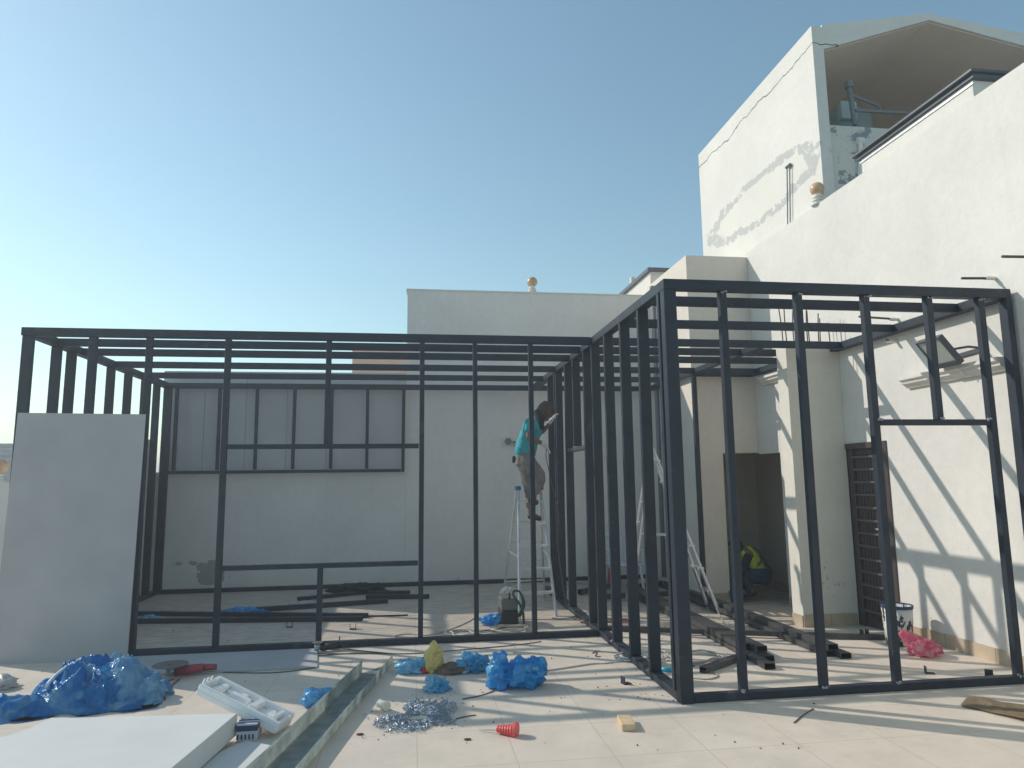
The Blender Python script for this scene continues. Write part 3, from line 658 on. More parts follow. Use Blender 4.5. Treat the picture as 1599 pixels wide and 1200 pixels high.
# large blue tarpaulin: folded sheet over a heap
t = thing('blue_tarpaulin', 'big crumpled blue plastic tarpaulin heap on the left foreground floor', 'tarpaulin', (-4.6, .9, 0))
bm = new(); nx, ny = 170, 110
x0, x1, y0, y1 = -5.25, -3.98, .38, 1.38
def hf(x, y):
    u = (x-(-4.52))/.46; v = (y-.93)/.40; r2 = u*u+v*v; h = .30*max(0, 1-r2*.85)**.8
    u = (x-(-4.98))/.36; v = (y-.62)/.22; h = max(h, .11*max(0, 1-(u*u+v*v)))
    u = (x-(-4.22))/.26; v = (y-.82)/.26; h = max(h, .16*max(0, 1-(u*u+v*v))**.7)
    q = Vector((x*3.1, y*3.1, 1.7)); wq = q+Vector((noise.noise(q*1.7), noise.noise(q*1.7+Vector((9, 0, 0))), 0))*.5; fold = (abs(noise.noise(wq))-.2)*-.20+(abs(noise.noise(wq*2.6))-.2)*-.13+(abs(noise.noise(wq*6))-.2)*-.05+(abs(noise.noise(wq*13))-.2)*-.012
    k = min(1, h/.05); return max(.004, h+fold*k)
grid = {}
for j in range(ny):
    for i in range(nx):
        x = x0+(x1-x0)*i/(nx-1); y = y0+(y1-y0)*j/(ny-1); h = hf(x, y)
        wob = .05*noise.noise(Vector((x*4, y*4, 9)))
        m1 = ((x+4.52)/.52)**2+((y-.93)/.44)**2+wob*8; m2 = ((x+4.98)/.40)**2+((y-.62)/.24)**2+wob*8; m3 = ((x+4.2)/.28)**2+((y-.82)/.3)**2+wob*8
        if min(m1, m2, m3) < 1.02:
            h = max(.003, h*min(1, max(0, 1.02-min(m1, m2, m3))/.22)**.7)
            jx = .03*noise.noise(Vector((x*9, y*9, 3))); jy = .03*noise.noise(Vector((x*9, y*9, 5)))
            grid[i, j] = bm.verts.new((x+jx, y+jy, h))
for (i, j) in list(grid):
    k = [(i, j), (i+1, j), (i+1, j+1), (i, j+1)]
    if all(q in grid for q in k): bm.faces.new([grid[q] for q in k])
bmesh.ops.solidify(bm, geom=bm.faces[:], thickness=.002)
fin(bm, 'sheet', film('tarpaulin', (.02, .36, .72), (.48, .74, .86), 3.2), t, smooth=True)
bm = new(); sweep(bm, smoothpts([G(83, 1092)+Vector((0, 0, .06)), (-4.78, .62, .19), (-4.74, .78, .27), (-4.66, .95, .315)], 6), .012); fin(bm, 'white_band', mat('pale_band', (.55, .68, .75), .5), t, smooth=True)

# ------------------------------------------------------------------ screws, debris
def in_heap(px, py):
    a = ((px-628)/46)**2+((py-1133)/13)**2; b = ((px-672)/42)**2+((py-1108)/16)**2; c = ((px-672)/44)**2+((py-1128)/7)**2; hole = ((px-655)/17)**2+((py-1123)/5)**2
    return (min(a, b, c) < 1) and hole > 1
bm = new(); k = 0
while k < 1500:
    px, py = random.gauss(648, 42), random.gauss(1120, 16)
    if not in_heap(px, py) and random.random() > .03: continue
    if not (560 < px < 730 and 1080 < py < 1160): continue
    p = G(px, py); d = Vector((random.uniform(-1, 1), random.uniform(-1, 1), random.uniform(-.35, .35))).normalized(); ln = random.uniform(.016, .03); z = .005+random.random()**2*.022
    a = Vector((p.x, p.y, z)); cyl(bm, a-d*ln/2, a+d*ln/2, .0026, .0012, 5); cyl(bm, a-d*(ln/2+.003), a-d*ln/2, .0055, .0055, 6); k += 1
tag(fin(bm, 'screws', M_zinc), 'heap of loose zinc screws spilled on the floor', 'screws', kind='stuff')
bm = new()
for k in range(260):
    if k < 60: p = G(random.uniform(300, 1300), random.uniform(1015, 1180))
    elif k < 85: p = G(random.uniform(930, 1060), random.uniform(1070, 1095))
    else: x, y = random.uniform(-5.8, 2.6), random.uniform(1.2, 6.2); p = Vector((x, y, gz(x, y)))
    s = random.uniform(.003, .010); r = bmesh.ops.create_cube(bm, size=1)['verts']
    mt = Matrix.Translation(Vector((p.x, p.y, gz(p.x, p.y)+s*.3)))@Euler((random.random(), random.random(), random.random()*6)).to_matrix().to_4x4()@Matrix.Diagonal((s*random.uniform(.6, 2.5), s, s*.5, 1)); bmesh.ops.transform(bm, matrix=mt, verts=r)
tag(fin(bm, 'debris', M_rebar), 'scattered chips and sweepings on the terrace floor', 'debris', kind='stuff')

# ------------------------------------------------------------------ loose steel tubes
def tube(name, label, a, b, wd=.05, h=.1, group='loose steel tubes lying on the floor', m=None, wall=.004):
    a, b = Vector(a), Vector(b); d = (b-a).normalized(); u = Vector((0, 0, 1)); s = d.cross(u).normalized(); u = s.cross(d)
    bm = new(); ring = []
    for e in (a, b):
        ring.append([[bm.verts.new(e+s*(wd/2-o)*sx+u*(h/2-o)*sz) for sx, sz in ((-1, -1), (1, -1), (1, 1), (-1, 1))] for o in (0, wall)])
    for k in range(4):
        j = (k+1) % 4
        bm.faces.new((ring[0][0][k], ring[0][0][j], ring[1][0][j], ring[1][0][k])); bm.faces.new((ring[0][1][k], ring[1][1][k], ring[1][1][j], ring[0][1][j]))
        for e in (0, 1): bm.faces.new((ring[e][0][k], ring[e][1][k], ring[e][1][j], ring[e][0][j]))
    o = fin(bm, name, m or M_steel2); tag(o, label, 'steel tube', group); return o
def gr(px, py, z): p = G(px, py); return Vector((p.x, p.y, p.z+z))
# right bundles
n1, f1 = G(1212, 1046), G(985, 925); n2, f2 = G(1313, 1030), G(1036, 915)
def bundle(n, f, spec, labs):
    d = (f-n).normalized(); s = Vector((d.y, -d.x, 0)).normalized()
    for (so, z, near, far, wd, h), lb in zip(spec, labs):
        a = n+s*so+d*near; b = f+s*so-d*far
        tube('steel_tube', lb, (a.x, a.y, gz(a.x, a.y)+z), (b.x, b.y, gz(b.x, b.y)+z), wd, h)
bundle(n1, f1, [(-.055, .03, 0, .1, .1, .05), (.055, .03, .25, .3, .1, .05), (-.05, .083, .55, .1, .1, .05), (.06, .083, .4, 0, .1, .05)],
       ['bottom left tube of the stack nearest the frame corner', 'bottom right tube of the stack nearest the frame corner', 'upper left tube of the stack nearest the frame corner', 'upper right tube of the stack nearest the frame corner'])
bundle(n2, f2, [(-.055, .03, .1, .1, .1, .05), (.055, .03, 0, .5, .1, .05), (0, .083, .12, 0, .1, .05)],
       ['lower left tube of the stack pointing at the paint bucket', 'lower right tube of the stack pointing at the paint bucket', 'top tube of the stack pointing at the paint bucket'])
tube('steel_tube', 'short tube offcut lying crosswise beneath the tube stack', gr(1098, 1052, .03), gr(1165, 1028, .03), .07, .05)
tube('steel_tube', 'long dark tube crossing behind the stacks from the side of the frame', gr(948, 985, .025), gr(1400, 1000, .025), .05, .05)
tube('steel_tube', 'long tube lying in front of the pair behind the window opening', gr(215, 974, .03), gr(566, 970, .03), .06, .05, m=M_steel)
tube('steel_tube', 'long tube lying behind the pair under the window opening', gr(213, 962, .03), gr(574, 965, .03), .06, .05, m=M_steel)
tube('steel_tube', 'slanting tube behind the long pair on the shaded floor', gr(387, 957, .03), gr(605, 942, .03), .07, .06, m=M_steel)
tube('steel_tube', 'tube offcut pointing to the left bottom of the back wall', gr(465, 939, .03), gr(580, 927, .03), .07, .05, m=M_steel)
tube('steel_tube', 'short tube nearest the back wall on the right of the offcuts', gr(572, 936, .03), gr(670, 935, .03), .08, .06, m=M_steel)
tube('steel_tube', 'tube offcut resting just behind the short tube by the back wall', gr(574, 930, .03), gr(640, 929, .03), .08, .06, m=M_steel)
tube('steel_rod', 'thin steel rod beyond the ends of the long tubes', gr(570, 964, .01), gr(637, 962, .01), .015, .015, None, M_steel)
for px, py, px2, py2, nm in ((905, 930, 960, 918, 'left'), (930, 938, 1075, 932, 'long'), (990, 922, 1060, 912, 'rear')):
    tube('steel_tube', f'{nm} tube of the heap in the shade behind the inner studs', gr(px, py, .05), gr(px2, py2, .06), .07, .07)
for i, (px, py, rz, lb) in enumerate(((978, 1068, .3, 'small square steel cleat on the floor left of the frame corner'), (1452, 1052, -.4, 'small square steel cleat inside the right frame below the pink bag'), (452, 980, .2, 'square steel cleat standing in the shade near the window stud'), (551, 983, .1, 'steel cleat lying where the sunlight starts'), (1545, 1056, .8, 'steel cleat on the bottom rail at the right end'), (535, 1003, 0, 'steel cleat right of the lower window stud'), (1350, 992, 0, 'steel cleat lying before the brown door'), (1072, 1040, .2, 'black steel plate beside the frame corner cables'), (1150, 1008, .2, 'square steel tube offcut on the stack with a pale cable behind it'))):
    p = G(px, py); big = 1.6 if i in (7, 8) else 1; t = thing('steel_cleat', lb, 'steel cleat', (p.x, p.y, p.z), 'small steel cleats on the floor'); bm = new()
    abox(bm, -.035, -.03, 0, .035, .03, .006); abox(bm, -.035, -.03, .006, -.029, .03, .06)
    if i in (2, 3, 6, 8): abox(bm, .029, -.03, .006, .035, .03, .06)
    mt = Matrix.Translation(p)@Matrix.Rotation(rz, 4, 'Z')@Matrix.Scale(big, 4); bmesh.ops.transform(bm, matrix=mt, verts=bm.verts); fin(bm, 'plate', M_steel, t)

# ------------------------------------------------------------------ cables
def cable(label, pts, r=.006, m=None, k=8, name='cable', cat='cable'):
    bm = new(); P = []
    for q in pts:
        p = G(q[0], q[1]); P.append(Vector((p.x, p.y, p.z+r+.001+(q[2] if len(q) > 2 else 0))))
    sweep(bm, smoothpts(P, k), r); o = fin(bm, name, m or M_cable, smooth=True); tag(o, label, cat); return o
def coil(cx, cy, rx, ry, n, seed, z=.0):
    rr = random.Random(seed); out = []
    for i in range(int(n*9)):
        a = i*math.tau/9; s = 1+rr.uniform(-.22, .22); out.append((cx+rx*s*math.cos(a)+rr.uniform(-3, 3), cy+ry*s*math.sin(a), z+rr.uniform(0, .03)))
    return out
cable('beige cable looping from the shaded floor to the coil by the frame', [(617, 1002), (618, 994), (640, 991), (668, 993), (700, 985), (735, 970), (740, 963)], .006)
cable('pale cable coil lying by the second right floor stud', coil(722, 992, 22, 5, 2.4, 1)+[(790, 985), (830, 984)], .008)
cable('tangle of beige cables under the welding machine', coil(795, 985, 28, 5, 3.5, 2)+[(850, 990), (890, 988)], .008)
cable('teal cable trailing from the welding machine to the left', [(800, 978), (775, 984), (755, 986), (742, 992)], .006, mat('teal_cable', (.03, .16, .14), .5))
cable('long thin cable running across the floor in front of the left frame', [(205, 1056), (300, 1042), (360, 1044), (430, 1030), (490, 1026), (560, 1021), (640, 1022), (720, 1016), (800, 1009), (845, 1003)], .005, M_dcable)
cable('dark power lead curling from the angle grinder', [(272, 1062), (240, 1068), (222, 1058), (245, 1052), (300, 1050), (420, 1052), (492, 1044)], .005, M_dcable)
cable('thin cable from the grinder towards the blue tarpaulin', [(280, 1062), (262, 1075), (235, 1080), (222, 1092), (240, 1098), (258, 1093), (250, 1090), (225, 1097)], .006, M_dcable)
cable('cable lying over the bottom rail by the window stud', [(485, 1014), (470, 1021), (520, 1022), (590, 1022), (612, 1022), (560, 1017), (530, 1013)], .005, M_dcable)
cable('white cable bundle on the floor left of the inner studs', coil(1000, 1028, 38, 6, 3, 3)+[(955, 1036), (925, 1038), (880, 1045), (845, 1050)], .007, mat('white_cable', (.55, .55, .52), .5))
cable('loose pale cable loops behind the main corner post', coil(1085, 1030, 38, 8, 3.5, 4), .007, mat('grey_cable', (.42, .42, .40), .5))
cable('white cable loop by the square tube offcut', [(1124, 973, .08), (1135, 980), (1145, 992), (1138, 1000), (1120, 1000)], .007)
cable('cable curve in front of the main corner post', [(1080, 1060), (1105, 1062), (1120, 1058), (1115, 1052), (1095, 1050)], .006)
cable('brown cable on the sunny floor between the inner studs', coil(950, 972, 40, 4, 2, 5), .008, mat('brown_cable', (.28, .16, .10), .6))
cable('pale cable end by the foot of the stepladder', [(862, 966), (880, 968), (900, 963), (912, 962), (895, 968)], .007)
cable('cable by the foot of the beige block', [(1160, 945), (1190, 943), (1225, 938), (1238, 932)], .006)
cable('short curled wire by the left floor edge of the corner post', [(925, 1021), (932, 1018), (930, 1026), (938, 1026)], .004, M_dcable)
for pts, lb in (([(1240, 1130), (1252, 1120), (1270, 1108)], 'thin dark welding rod lying in front of the right frame'), ([(722, 1093), (748, 1088), (772, 1080)], 'long thin rod lying between the small and the large blue bags'), ([(712, 1124), (728, 1120), (743, 1118)], 'short thin rod at the right end of the screw pile')):
    cable(lb, pts, .004, M_rebar, 3, 'welding_rod', 'rod')
for px, py in ((730, 1156), (562, 1148), (563, 1087)): 
    p = G(px, py); bm = new(); r = bmesh.ops.create_icosphere(bm, subdivisions=2, radius=.022)['verts']; bmesh.ops.scale(bm, vec=(1.2, .7, .25), verts=r); bmesh.ops.translate(bm, vec=p+Vector((0, 0, .006)), verts=r)
    tag(fin(bm, 'dry_leaf', M_rebar, smooth=True), {730: 'dry brown scrap in front of the screw pile', 562: 'dry brown scrap by the metal channel shadow', 563: 'dry brown scrap right of the metal channel'}[px if px != 563 else 563], 'scrap', 'dry brown scraps on the floor')
# level / blue clamp amid cables
t = thing('clamp_tool', 'bright cyan plastic strap lying in the cable bundle', 'strap', tuple(G(1030, 1048)))
bm = new(); sweep(bm, smoothpts([gr(1012, 1034, .03), gr(1022, 1034, .05), gr(1030, 1046, .02), gr(1045, 1050, .02), gr(1062, 1044, .03)], 6), .02, 8); fin(bm, 'strap', mat('cyan', (.02, .45, .62), .4), t, smooth=True)

# ------------------------------------------------------------------ tools
def grinder(label, px, py, rot, disc, m, sc=1.0, flat=True):
    p = G(px, py); t = thing('angle_grinder', label, 'angle grinder', tuple(p), 'angle grinders on the floor')
    X = Matrix.Translation(p)@Matrix.Rotation(rot, 4, 'Z')@Matrix.Scale(sc, 4)
    def part(bm, n, mm, sm=False):
        bmesh.ops.transform(bm, matrix=X, verts=bm.verts); return fin(bm, n, mm, t, smooth=sm)
    bm = new(); cyl(bm, (0, 0, .045), (.2, 0, .05), .038, .032, 14); cyl(bm, (.2, 0, .05), (.3, 0, .045), .028, .022, 12); part(bm, 'body', m, True)
    bm = new(); cyl(bm, (-.03, 0, .02), (-.03, 0, .09), .034, .028, 14); cyl(bm, (-.06, 0, .05), (0, 0, .05), .03, .036, 12); part(bm, 'gear_head', M_zinc, True)
    bm = new(); cyl(bm, (-.03, 0, .095), (-.03, 0, .098), disc, disc, 28); cyl(bm, (-.03, 0, .09), (-.03, 0, .104), .018); part(bm, 'cutting_disc', mat('disc', (.16, .15, .13), .7))
    bm = new(); cyl(bm, (-.03, .03, .055), (-.03, .14, .06), .013, .016, 10); part(bm, 'side_handle', M_black, True)
grinder('large red angle grinder with a wide disc in front of the left frame', 272, 1058, .25, .13, mat('grinder_red', (.34, .05, .06), .5), 1.15)
grinder('small dark angle grinder on the bottom rail under the window stud', 500, 1018, .1, .055, M_black, .95)
# screwdriver with red ribbed cone
p = G(775, 1150); a, b_ = G(748, 1142), G(806, 1150); t = thing('paint_mixer_cone', 'red ribbed plastic cone with a long steel spike in the foreground', 'tool', tuple(p))
d = (b_-a).normalized(); q = lambda u, z=0: a+(b_-a)*u+Vector((0, 0, z))
bm = new(); cyl(bm, q(0, .008), q(.62, .028), .003, .007, 8); fin(bm, 'spike', M_galv, t)
bm = new()
for k in range(6): u = .5+.075*k; cyl(bm, q(u, .03), q(u+.05, .032), .022+.0035*k, .024+.0035*k, 18); cyl(bm, q(u+.05, .032), q(u+.075, .032), .017+.003*k, .017+.003*k, 14)
cyl(bm, q(.95, .04), q(1.02, .04), .048, .05, 20); fin(bm, 'cone', mat('coral_red', (.72, .10, .09), .4), t)
# paper cup
p = G(600, 1112); t = thing('paper_cup', 'white paper cup tipped over at the end of the screw pile', 'cup', tuple(p))
bm = new(); cyl(bm, (p.x+.02, p.y, .036), (p.x-.035, p.y+.07, .04), .034, .026, 18); fin(bm, 'cup', M_cream, t, smooth=False)
bm = new(); cyl(bm, (p.x-.035, p.y+.07, .04), (p.x-.04, p.y+.076, .04), .029, .029, 18); fin(bm, 'rim', M_foam, t)
# wood block
p = G(985, 1142); t = thing('wood_block', 'pale wooden block lying alone on the foreground tiles', 'wood block', tuple(p)); bm = new(); abox(bm, 0, 0, .002, .095, .20, .045)
bmesh.ops.transform(bm, matrix=Matrix.Translation(Vector((p.x-.06, p.y+.0, 0)))@Matrix.Rotation(-.12, 4, 'Z'), verts=bm.verts); fin(bm, 'block', M_wood, t, bev=.003)
# welding machine
p = G(798, 978); t = thing('welding_machine', 'small dark green and black welding machine on the floor by the stepladder', 'welding machine', tuple(p)); x, y = p.x, p.y
bm = new(); abox(bm, x-.11, y, .01, x+.09, y+.36, .17); fin(bm, 'lower_case', M_black, t, bev=.01)
bm = new(); abox(bm, x-.105, y+.01, .172, x+.085, y+.35, .30); fin(bm, 'upper_case', mat('grey_case', (.13, .14, .13), .5), t, bev=.01)
bm = new(); sweep(bm, smoothpts([(x-.01, y+.04, .29), (x-.01, y+.05, .36), (x-.01, y+.3, .36), (x-.01, y+.32, .29)], 5), .012, 8); fin(bm, 'handle', M_black, t, smooth=True)
bm = new()
for k in range(2): sweep(bm, smoothpts([(x+.09+.02*k, y+.02, .1), (x+.14+.02*k, y-.02, .25), (x+.11, y+.05, .38), (x+.03, y+.03, .36), (x+.12+.01*k, y-.04, .2), (x+.15, y-.02, .02)], 6), .012, 7)
fin(bm, 'green_cable', M_green, t, smooth=True)
bag('rag', 'white rag draped on the welding machine', 'rag', (x-.03, y+.08, .39), (.07, .05, .035), 31, M_glove, None, [(-1, 0, -.8, .6)], .4, 4)

# bucket
cb = G(1418, 1011); cb.y += .12; t = thing('paint_bucket', 'paint-splattered white bucket with dark blue rim by the right wall', 'bucket', (cb.x, cb.y, 0)); x, y = cb.x, cb.y
bm_ = mat('splattered_white', (.66, .66, .62), .5); g_ = NG(bm_); tcn = g_.node('ShaderNodeTexCoord').outputs['Object']; bb = bm_.node_tree.nodes['Principled BSDF']
mpn = g_.node('ShaderNodeMapping'); mpn.inputs['Scale'].default_value = (1, 1, .5); bm_.node_tree.links.new(tcn, mpn.inputs[0])
cc = g_.mix(g_.math('GREATER_THAN', g_.noise(mpn.outputs[0], 15, 6, .65), .55), (.66, .66, .61), (.03, .03, .035)); bm_.node_tree.links.new(cc, bb.inputs['Base Color'])
bm = new(); cyl(bm, (x, y, .002), (x, y, .37), .125, .145, 32, cap=False); r = bmesh.ops.create_circle(bm, cap_ends=True, segments=32, radius=.12)['verts']; bmesh.ops.translate(bm, vec=(x, y, .01), verts=r)
bmesh.ops.solidify(bm, geom=bm.faces[:], thickness=.003); fin(bm, 'pail', bm_, t, smooth=True)
bm = new(); cyl(bm, (x, y, .355), (x, y, .385), .15, .152, 32, cap=False); bmesh.ops.solidify(bm, geom=bm.faces[:], thickness=.008); fin(bm, 'rim', M_navy, t)
bm = new(); r = bmesh.ops.create_circle(bm, cap_ends=True, segments=32, radius=.135)['verts']; bmesh.ops.translate(bm, vec=(x, y, .30), verts=r); fin(bm, 'paint', M_navy, t)

# flood light
t = thing('flood_light', 'square black floodlight on an arm above the cornice of the right wall', 'flood light', (3.0, .5, 2.8))
o1, o2 = Vector((2.79, .74, 2.965)), Vector((2.79, .43, 2.965)); i1 = Vector((2.975, .70, 2.74)); b1 = (i1-o1); b1.y = 0; a1 = o2-o1
nn = a1.cross(b1).normalized(); nn = nn if nn.x < 0 else -nn
def fq(u, v, h): return o1+a1*u+b1*v+nn*h
def fbox(bm, u0, u1, v0, v1, h0, h1):
    v = [bm.verts.new(fq(*q)) for q in ((u0, v0, h0), (u1, v0, h0), (u1, v1, h0), (u0, v1, h0), (u0, v0, h1), (u1, v0, h1), (u1, v1, h1), (u0, v1, h1))]
    for f in ((0, 1, 2, 3), (4, 5, 6, 7), (0, 1, 5, 4), (1, 2, 6, 5), (2, 3, 7, 6), (3, 0, 4, 7)): bm.faces.new([v[i] for i in f])
bm = new(); fbox(bm, 0, 1, 0, 1.12, -.045, 0)
for q in ((0, 1, 0, .07), (0, 1, .93, 1.12), (0, .07, .07, .93), (.93, 1, .07, .93)): fbox(bm, *q, .0005, .014)
fin(bm, 'housing', M_trim, t, bev=.003)
bm = new(); fbox(bm, .075, .925, .075, .925, .001, .006); fin(bm, 'glass', M_glass, t)
bm = new(); sweep(bm, [fq(.95, .6, -.03), (3.02, .36, 2.86), (3.17, .34, 2.84)], .012); sweep(bm, [fq(.05, .6, -.03), (3.02, .78, 2.82), (3.17, .76, 2.82)], .012); bar(bm, (3.16, .3, 2.84), (3.16, .8, 2.82), .02, .04); fin(bm, 'bracket', M_trim, t)
bm = new(); sweep(bm, smoothpts([fq(.6, 1.1, -.02), (3.05, .52, 2.66), (3.10, .5, 2.60), (3.14, .45, 2.64), (3.165, .4, 2.72)], 5), .005); fin(bm, 'wire', M_base, t)

# rods sticking out of the right wall
def rod(label, px, py, ln, drop=.0, tail=None):
    p = on(px, py, 0, WX); t = thing('wall_rod', label, 'rod', tuple(p), 'steel rods sticking out of the right wall')
    bm = new(); sweep(bm, [p, p+Vector((-ln, 0, drop))], .012, 7); fin(bm, 'rod', M_rebar, t)
    bm = new(); cyl(bm, p+Vector((-.1, 0, .0)), p+Vector((-.002, 0, .0)), .018, .018, 8); fin(bm, 'sleeve', M_base, t)
rod('thin rod jutting from the right wall above the floodlight at rafter height', 1402, 499, .46, .02)
rod('thin rod jutting from the wall just above the right end of the front rail', 1554, 435, .34, -.01)
rod('thin rod jutting from the wall at the right edge of the picture', 1640, 402, .45, -.01)
rod('short rod jutting from the wall below the second rafter', 1400, 533, .13, .01)

# ------------------------------------------------------------------ ladders
def ladder(name, label, fl, fr, rl, rr, top_l, top_r, rungs, caps=None, group='aluminium stepladders'):
    fl, fr, rl, rr, top_l, top_r = map(Vector, (fl, fr, rl, rr, top_l, top_r)); t = thing(name, label, 'stepladder', tuple((fl+rr)/2), group)
    for a, b in ((fl, top_l), (fr, top_r)):
        bm = new(); bar(bm, a, b, .028, .065, (0, 1, 0)); fin(bm, 'front_leg', M_alu, t, bev=.003)
    back = Vector((0, .10, 0))
    for a, b in ((rl, top_l+back), (rr, top_r+back)):
        bm = new(); bar(bm, a, b, .024, .05, (0, 1, 0)); fin(bm, 'rear_leg', M_alu, t, bev=.003)
    for k in range(1, rungs+1):
        u = k/(rungs+.65); bm = new(); bar(bm, fl.lerp(top_l, u), fr.lerp(top_r, u), .085, .028, (0, 0, 1)); fin(bm, 'step', M_alu, t, bev=.002)
        u2 = k/(rungs+.65); bm = new(); bar(bm, rl.lerp(top_l+back, u2), rr.lerp(top_r+back, u2), .025, .022, (0, 0, 1)); fin(bm, 'rear_brace', M_alu, t)
    if caps:
        for p in (top_l, top_r): bm = new(); abox(bm, p.x-.03, p.y-.045, p.z-.03, p.x+.03, p.y+.13, p.z+.025); fin(bm, 'cap', caps, t, bev=.006)
    bm = new(); m1 = fl.lerp(top_l, .45); m2 = rl.lerp(top_l+back, .45); bar(bm, m1, m2, .006, .02); m1 = fr.lerp(top_r, .45); m2 = rr.lerp(top_r+back, .45); bar(bm, m1, m2, .006, .02); fin(bm, 'spreader', M_alu, t)
    return t
ladder('stepladder', 'tall aluminium stepladder with blue caps that the man stands on', (-.76, 3.40, 0), (-.28, 3.50, 0), (-.80, 4.72, 0), (-.18, 4.80, 0), (-.66, 4.02, 1.58), (-.35, 4.04, 1.58), 5, mat('blue_cap', (.02, .12, .25), .5))
g1, g2, g3, g4 = G(1120, 946), G(1098, 930), G(1002, 928), G(960, 930)
zt = on(1016, 700, 1, 4.35).z
ladder('stepladder', 'aluminium stepladder seen side-on behind the frame studs by the beige block', (1.96, 3.72, gz(1.96, 3.72)), (2.0, 4.15, gz(2, 4.15)), (.95, 4.3, gz(.95, 4.3)), (1.0, 4.75, gz(1, 4.75)), (1.28, 4.15, zt), (1.36, 4.45, zt), 7)
# white plastic chair in the shade
c = G(975, 925); t = thing('plastic_chair', 'white plastic armchair in the shade behind the inner studs', 'chair', (c.x, c.y, c.z)); x, y, z = c.x, c.y, c.z
M_ch = mat('white_plastic', (.62, .66, .68), .4)
bm = new(); abox(bm, x-.24, y-.22, z+.42, x+.24, y+.22, z+.45); fin(bm, 'seat', M_ch, t, bev=.01)
bm = new()
for k in range(6): abox(bm, x-.2+k*.072, y+.2, z+.47, x-.16+k*.072, y+.225, z+.84)
abox(bm, x-.23, y+.195, z+.84, x+.23, y+.23, z+.90); fin(bm, 'backrest', M_ch, t, bev=.006)
for sx in (-1, 1):
    for sy in (-1, 1): bm = new(); bar(bm, (x+sx*.25, y+sy*.24, z), (x+sx*.21, y+sy*.2, z+.42), .04, .035, (0, 1, 0)); fin(bm, 'leg', M_ch, t, bev=.004)
    bm = new(); bar(bm, (x+sx*.26, y-.22, z+.66), (x+sx*.25, y+.21, z+.68), .05, .02); bar(bm, (x+sx*.26, y-.2, z+.43), (x+sx*.26, y-.2, z+.65), .03, .03, (0, 1, 0)); fin(bm, 'armrest', M_ch, t, bev=.004)
p = G(951, 914); bag('plastic_bag', 'red plastic bag by the back wall behind the studs', 'plastic bag', p+Vector((0, 0, .12)), (.12, .1, .14), 41, M_red)
p = G(933, 912); bag('cloth_bundle', 'blue cloth bundle by the back wall behind the studs', 'cloth', p+Vector((0, 0, .08)), (.08, .1, .1), 42, mat('cobalt', (.02, .06, .30), .8))

# ------------------------------------------------------------------ people
def skinned(name, chains, m, parent, sub=2, root=0, wr=0):
    """chains: list of [(point, radius)...]; first point of later chains may equal an existing point"""
    me = bpy.data.meshes.new(name); vs, rs, es = [], [], []
    def idx(p, r):
        for i, q in enumerate(vs):
            if (Vector(q)-Vector(p)).length < 1e-5: return i
        vs.append(tuple(p)); rs.append(r); return len(vs)-1
    for ch in chains:
        prev = None
        for p, r in ch:
            i = idx(p, r)
            if prev is not None and prev != i: es.append((prev, i))
            prev = i
    me.from_pydata(vs, es, []); o = bpy.data.objects.new(name, me); S.collection.objects.link(o)
    sk = o.modifiers.new('s', 'SKIN'); sk.use_smooth_shade = True
    for i, r in enumerate(rs):
        d = me.skin_vertices[0].data[i]; rr = r if isinstance(r, tuple) else (r, r); d.radius = rr; d.use_root = (i == root)
    ss = o.modifiers.new('ss', 'SUBSURF'); ss.levels = ss.render_levels = sub
    dg = bpy.context.evaluated_depsgraph_get(); nm = bpy.data.meshes.new_from_object(o.evaluated_get(dg)); nm.name = name
    bpy.data.objects.remove(o); bpy.data.meshes.remove(me)
    nm.materials.clear(); nm.materials.append(m)
    if wr:
        cs = [(v.co.copy(), v.normal.copy()) for v in nm.vertices]
        for v, (c, n_) in zip(nm.vertices, cs): v.co = c+n_*wr*((abs(noise.noise(Vector((c.x*9, c.y*9, c.z*17))))-.2)*-3+noise.noise(c*22)*.6)
    for f in nm.polygons: f.use_smooth = True; f.material_index = 0
    o = bpy.data.objects.new(name, nm); S.collection.objects.link(o)
    o.parent = parent; o.location = -OFF.get(parent, Vector()); return o
def lerp(a, b, t): return Vector(a).lerp(Vector(b), t)
def hand_chains(wrist, d, side, palm_n, s=1.0):
    """palm plus five curled fingers; d = pointing, side = across the palm, palm_n = direction the fingers curl to"""
    wrist, d, side, pn = Vector(wrist), Vector(d).normalized(), Vector(side).normalized(), Vector(palm_n).normalized()
    c = wrist+d*.045*s; ch = [[(wrist, .024*s), (c, (.034*s, .02*s))]]
    for k, (o, ln) in enumerate(((-.032, .062), (-.011, .072), (.011, .068), (.031, .054))):
        a = c+side*o*s+d*.03*s; b = a+(d*.8+pn*.5).normalized()*ln*.5*s; e = b+(d*.25+pn).normalized()*ln*.5*s
        ch.append([(c, (.034*s, .02*s)), (a, .0105*s), (b, .0095*s), (e, .008*s)])
    a = c-side*.038*s-d*.01*s; b = a+(d*.5-side*.5+pn*.5).normalized()*.035*s; ch.append([(c, (.034*s, .02*s)), (a, .013*s), (b, .010*s), (b+(d+pn*.5).normalized()*.025*s, .009*s)])
    return ch
def P3(px, py, y): return on(px, py, 1, y)
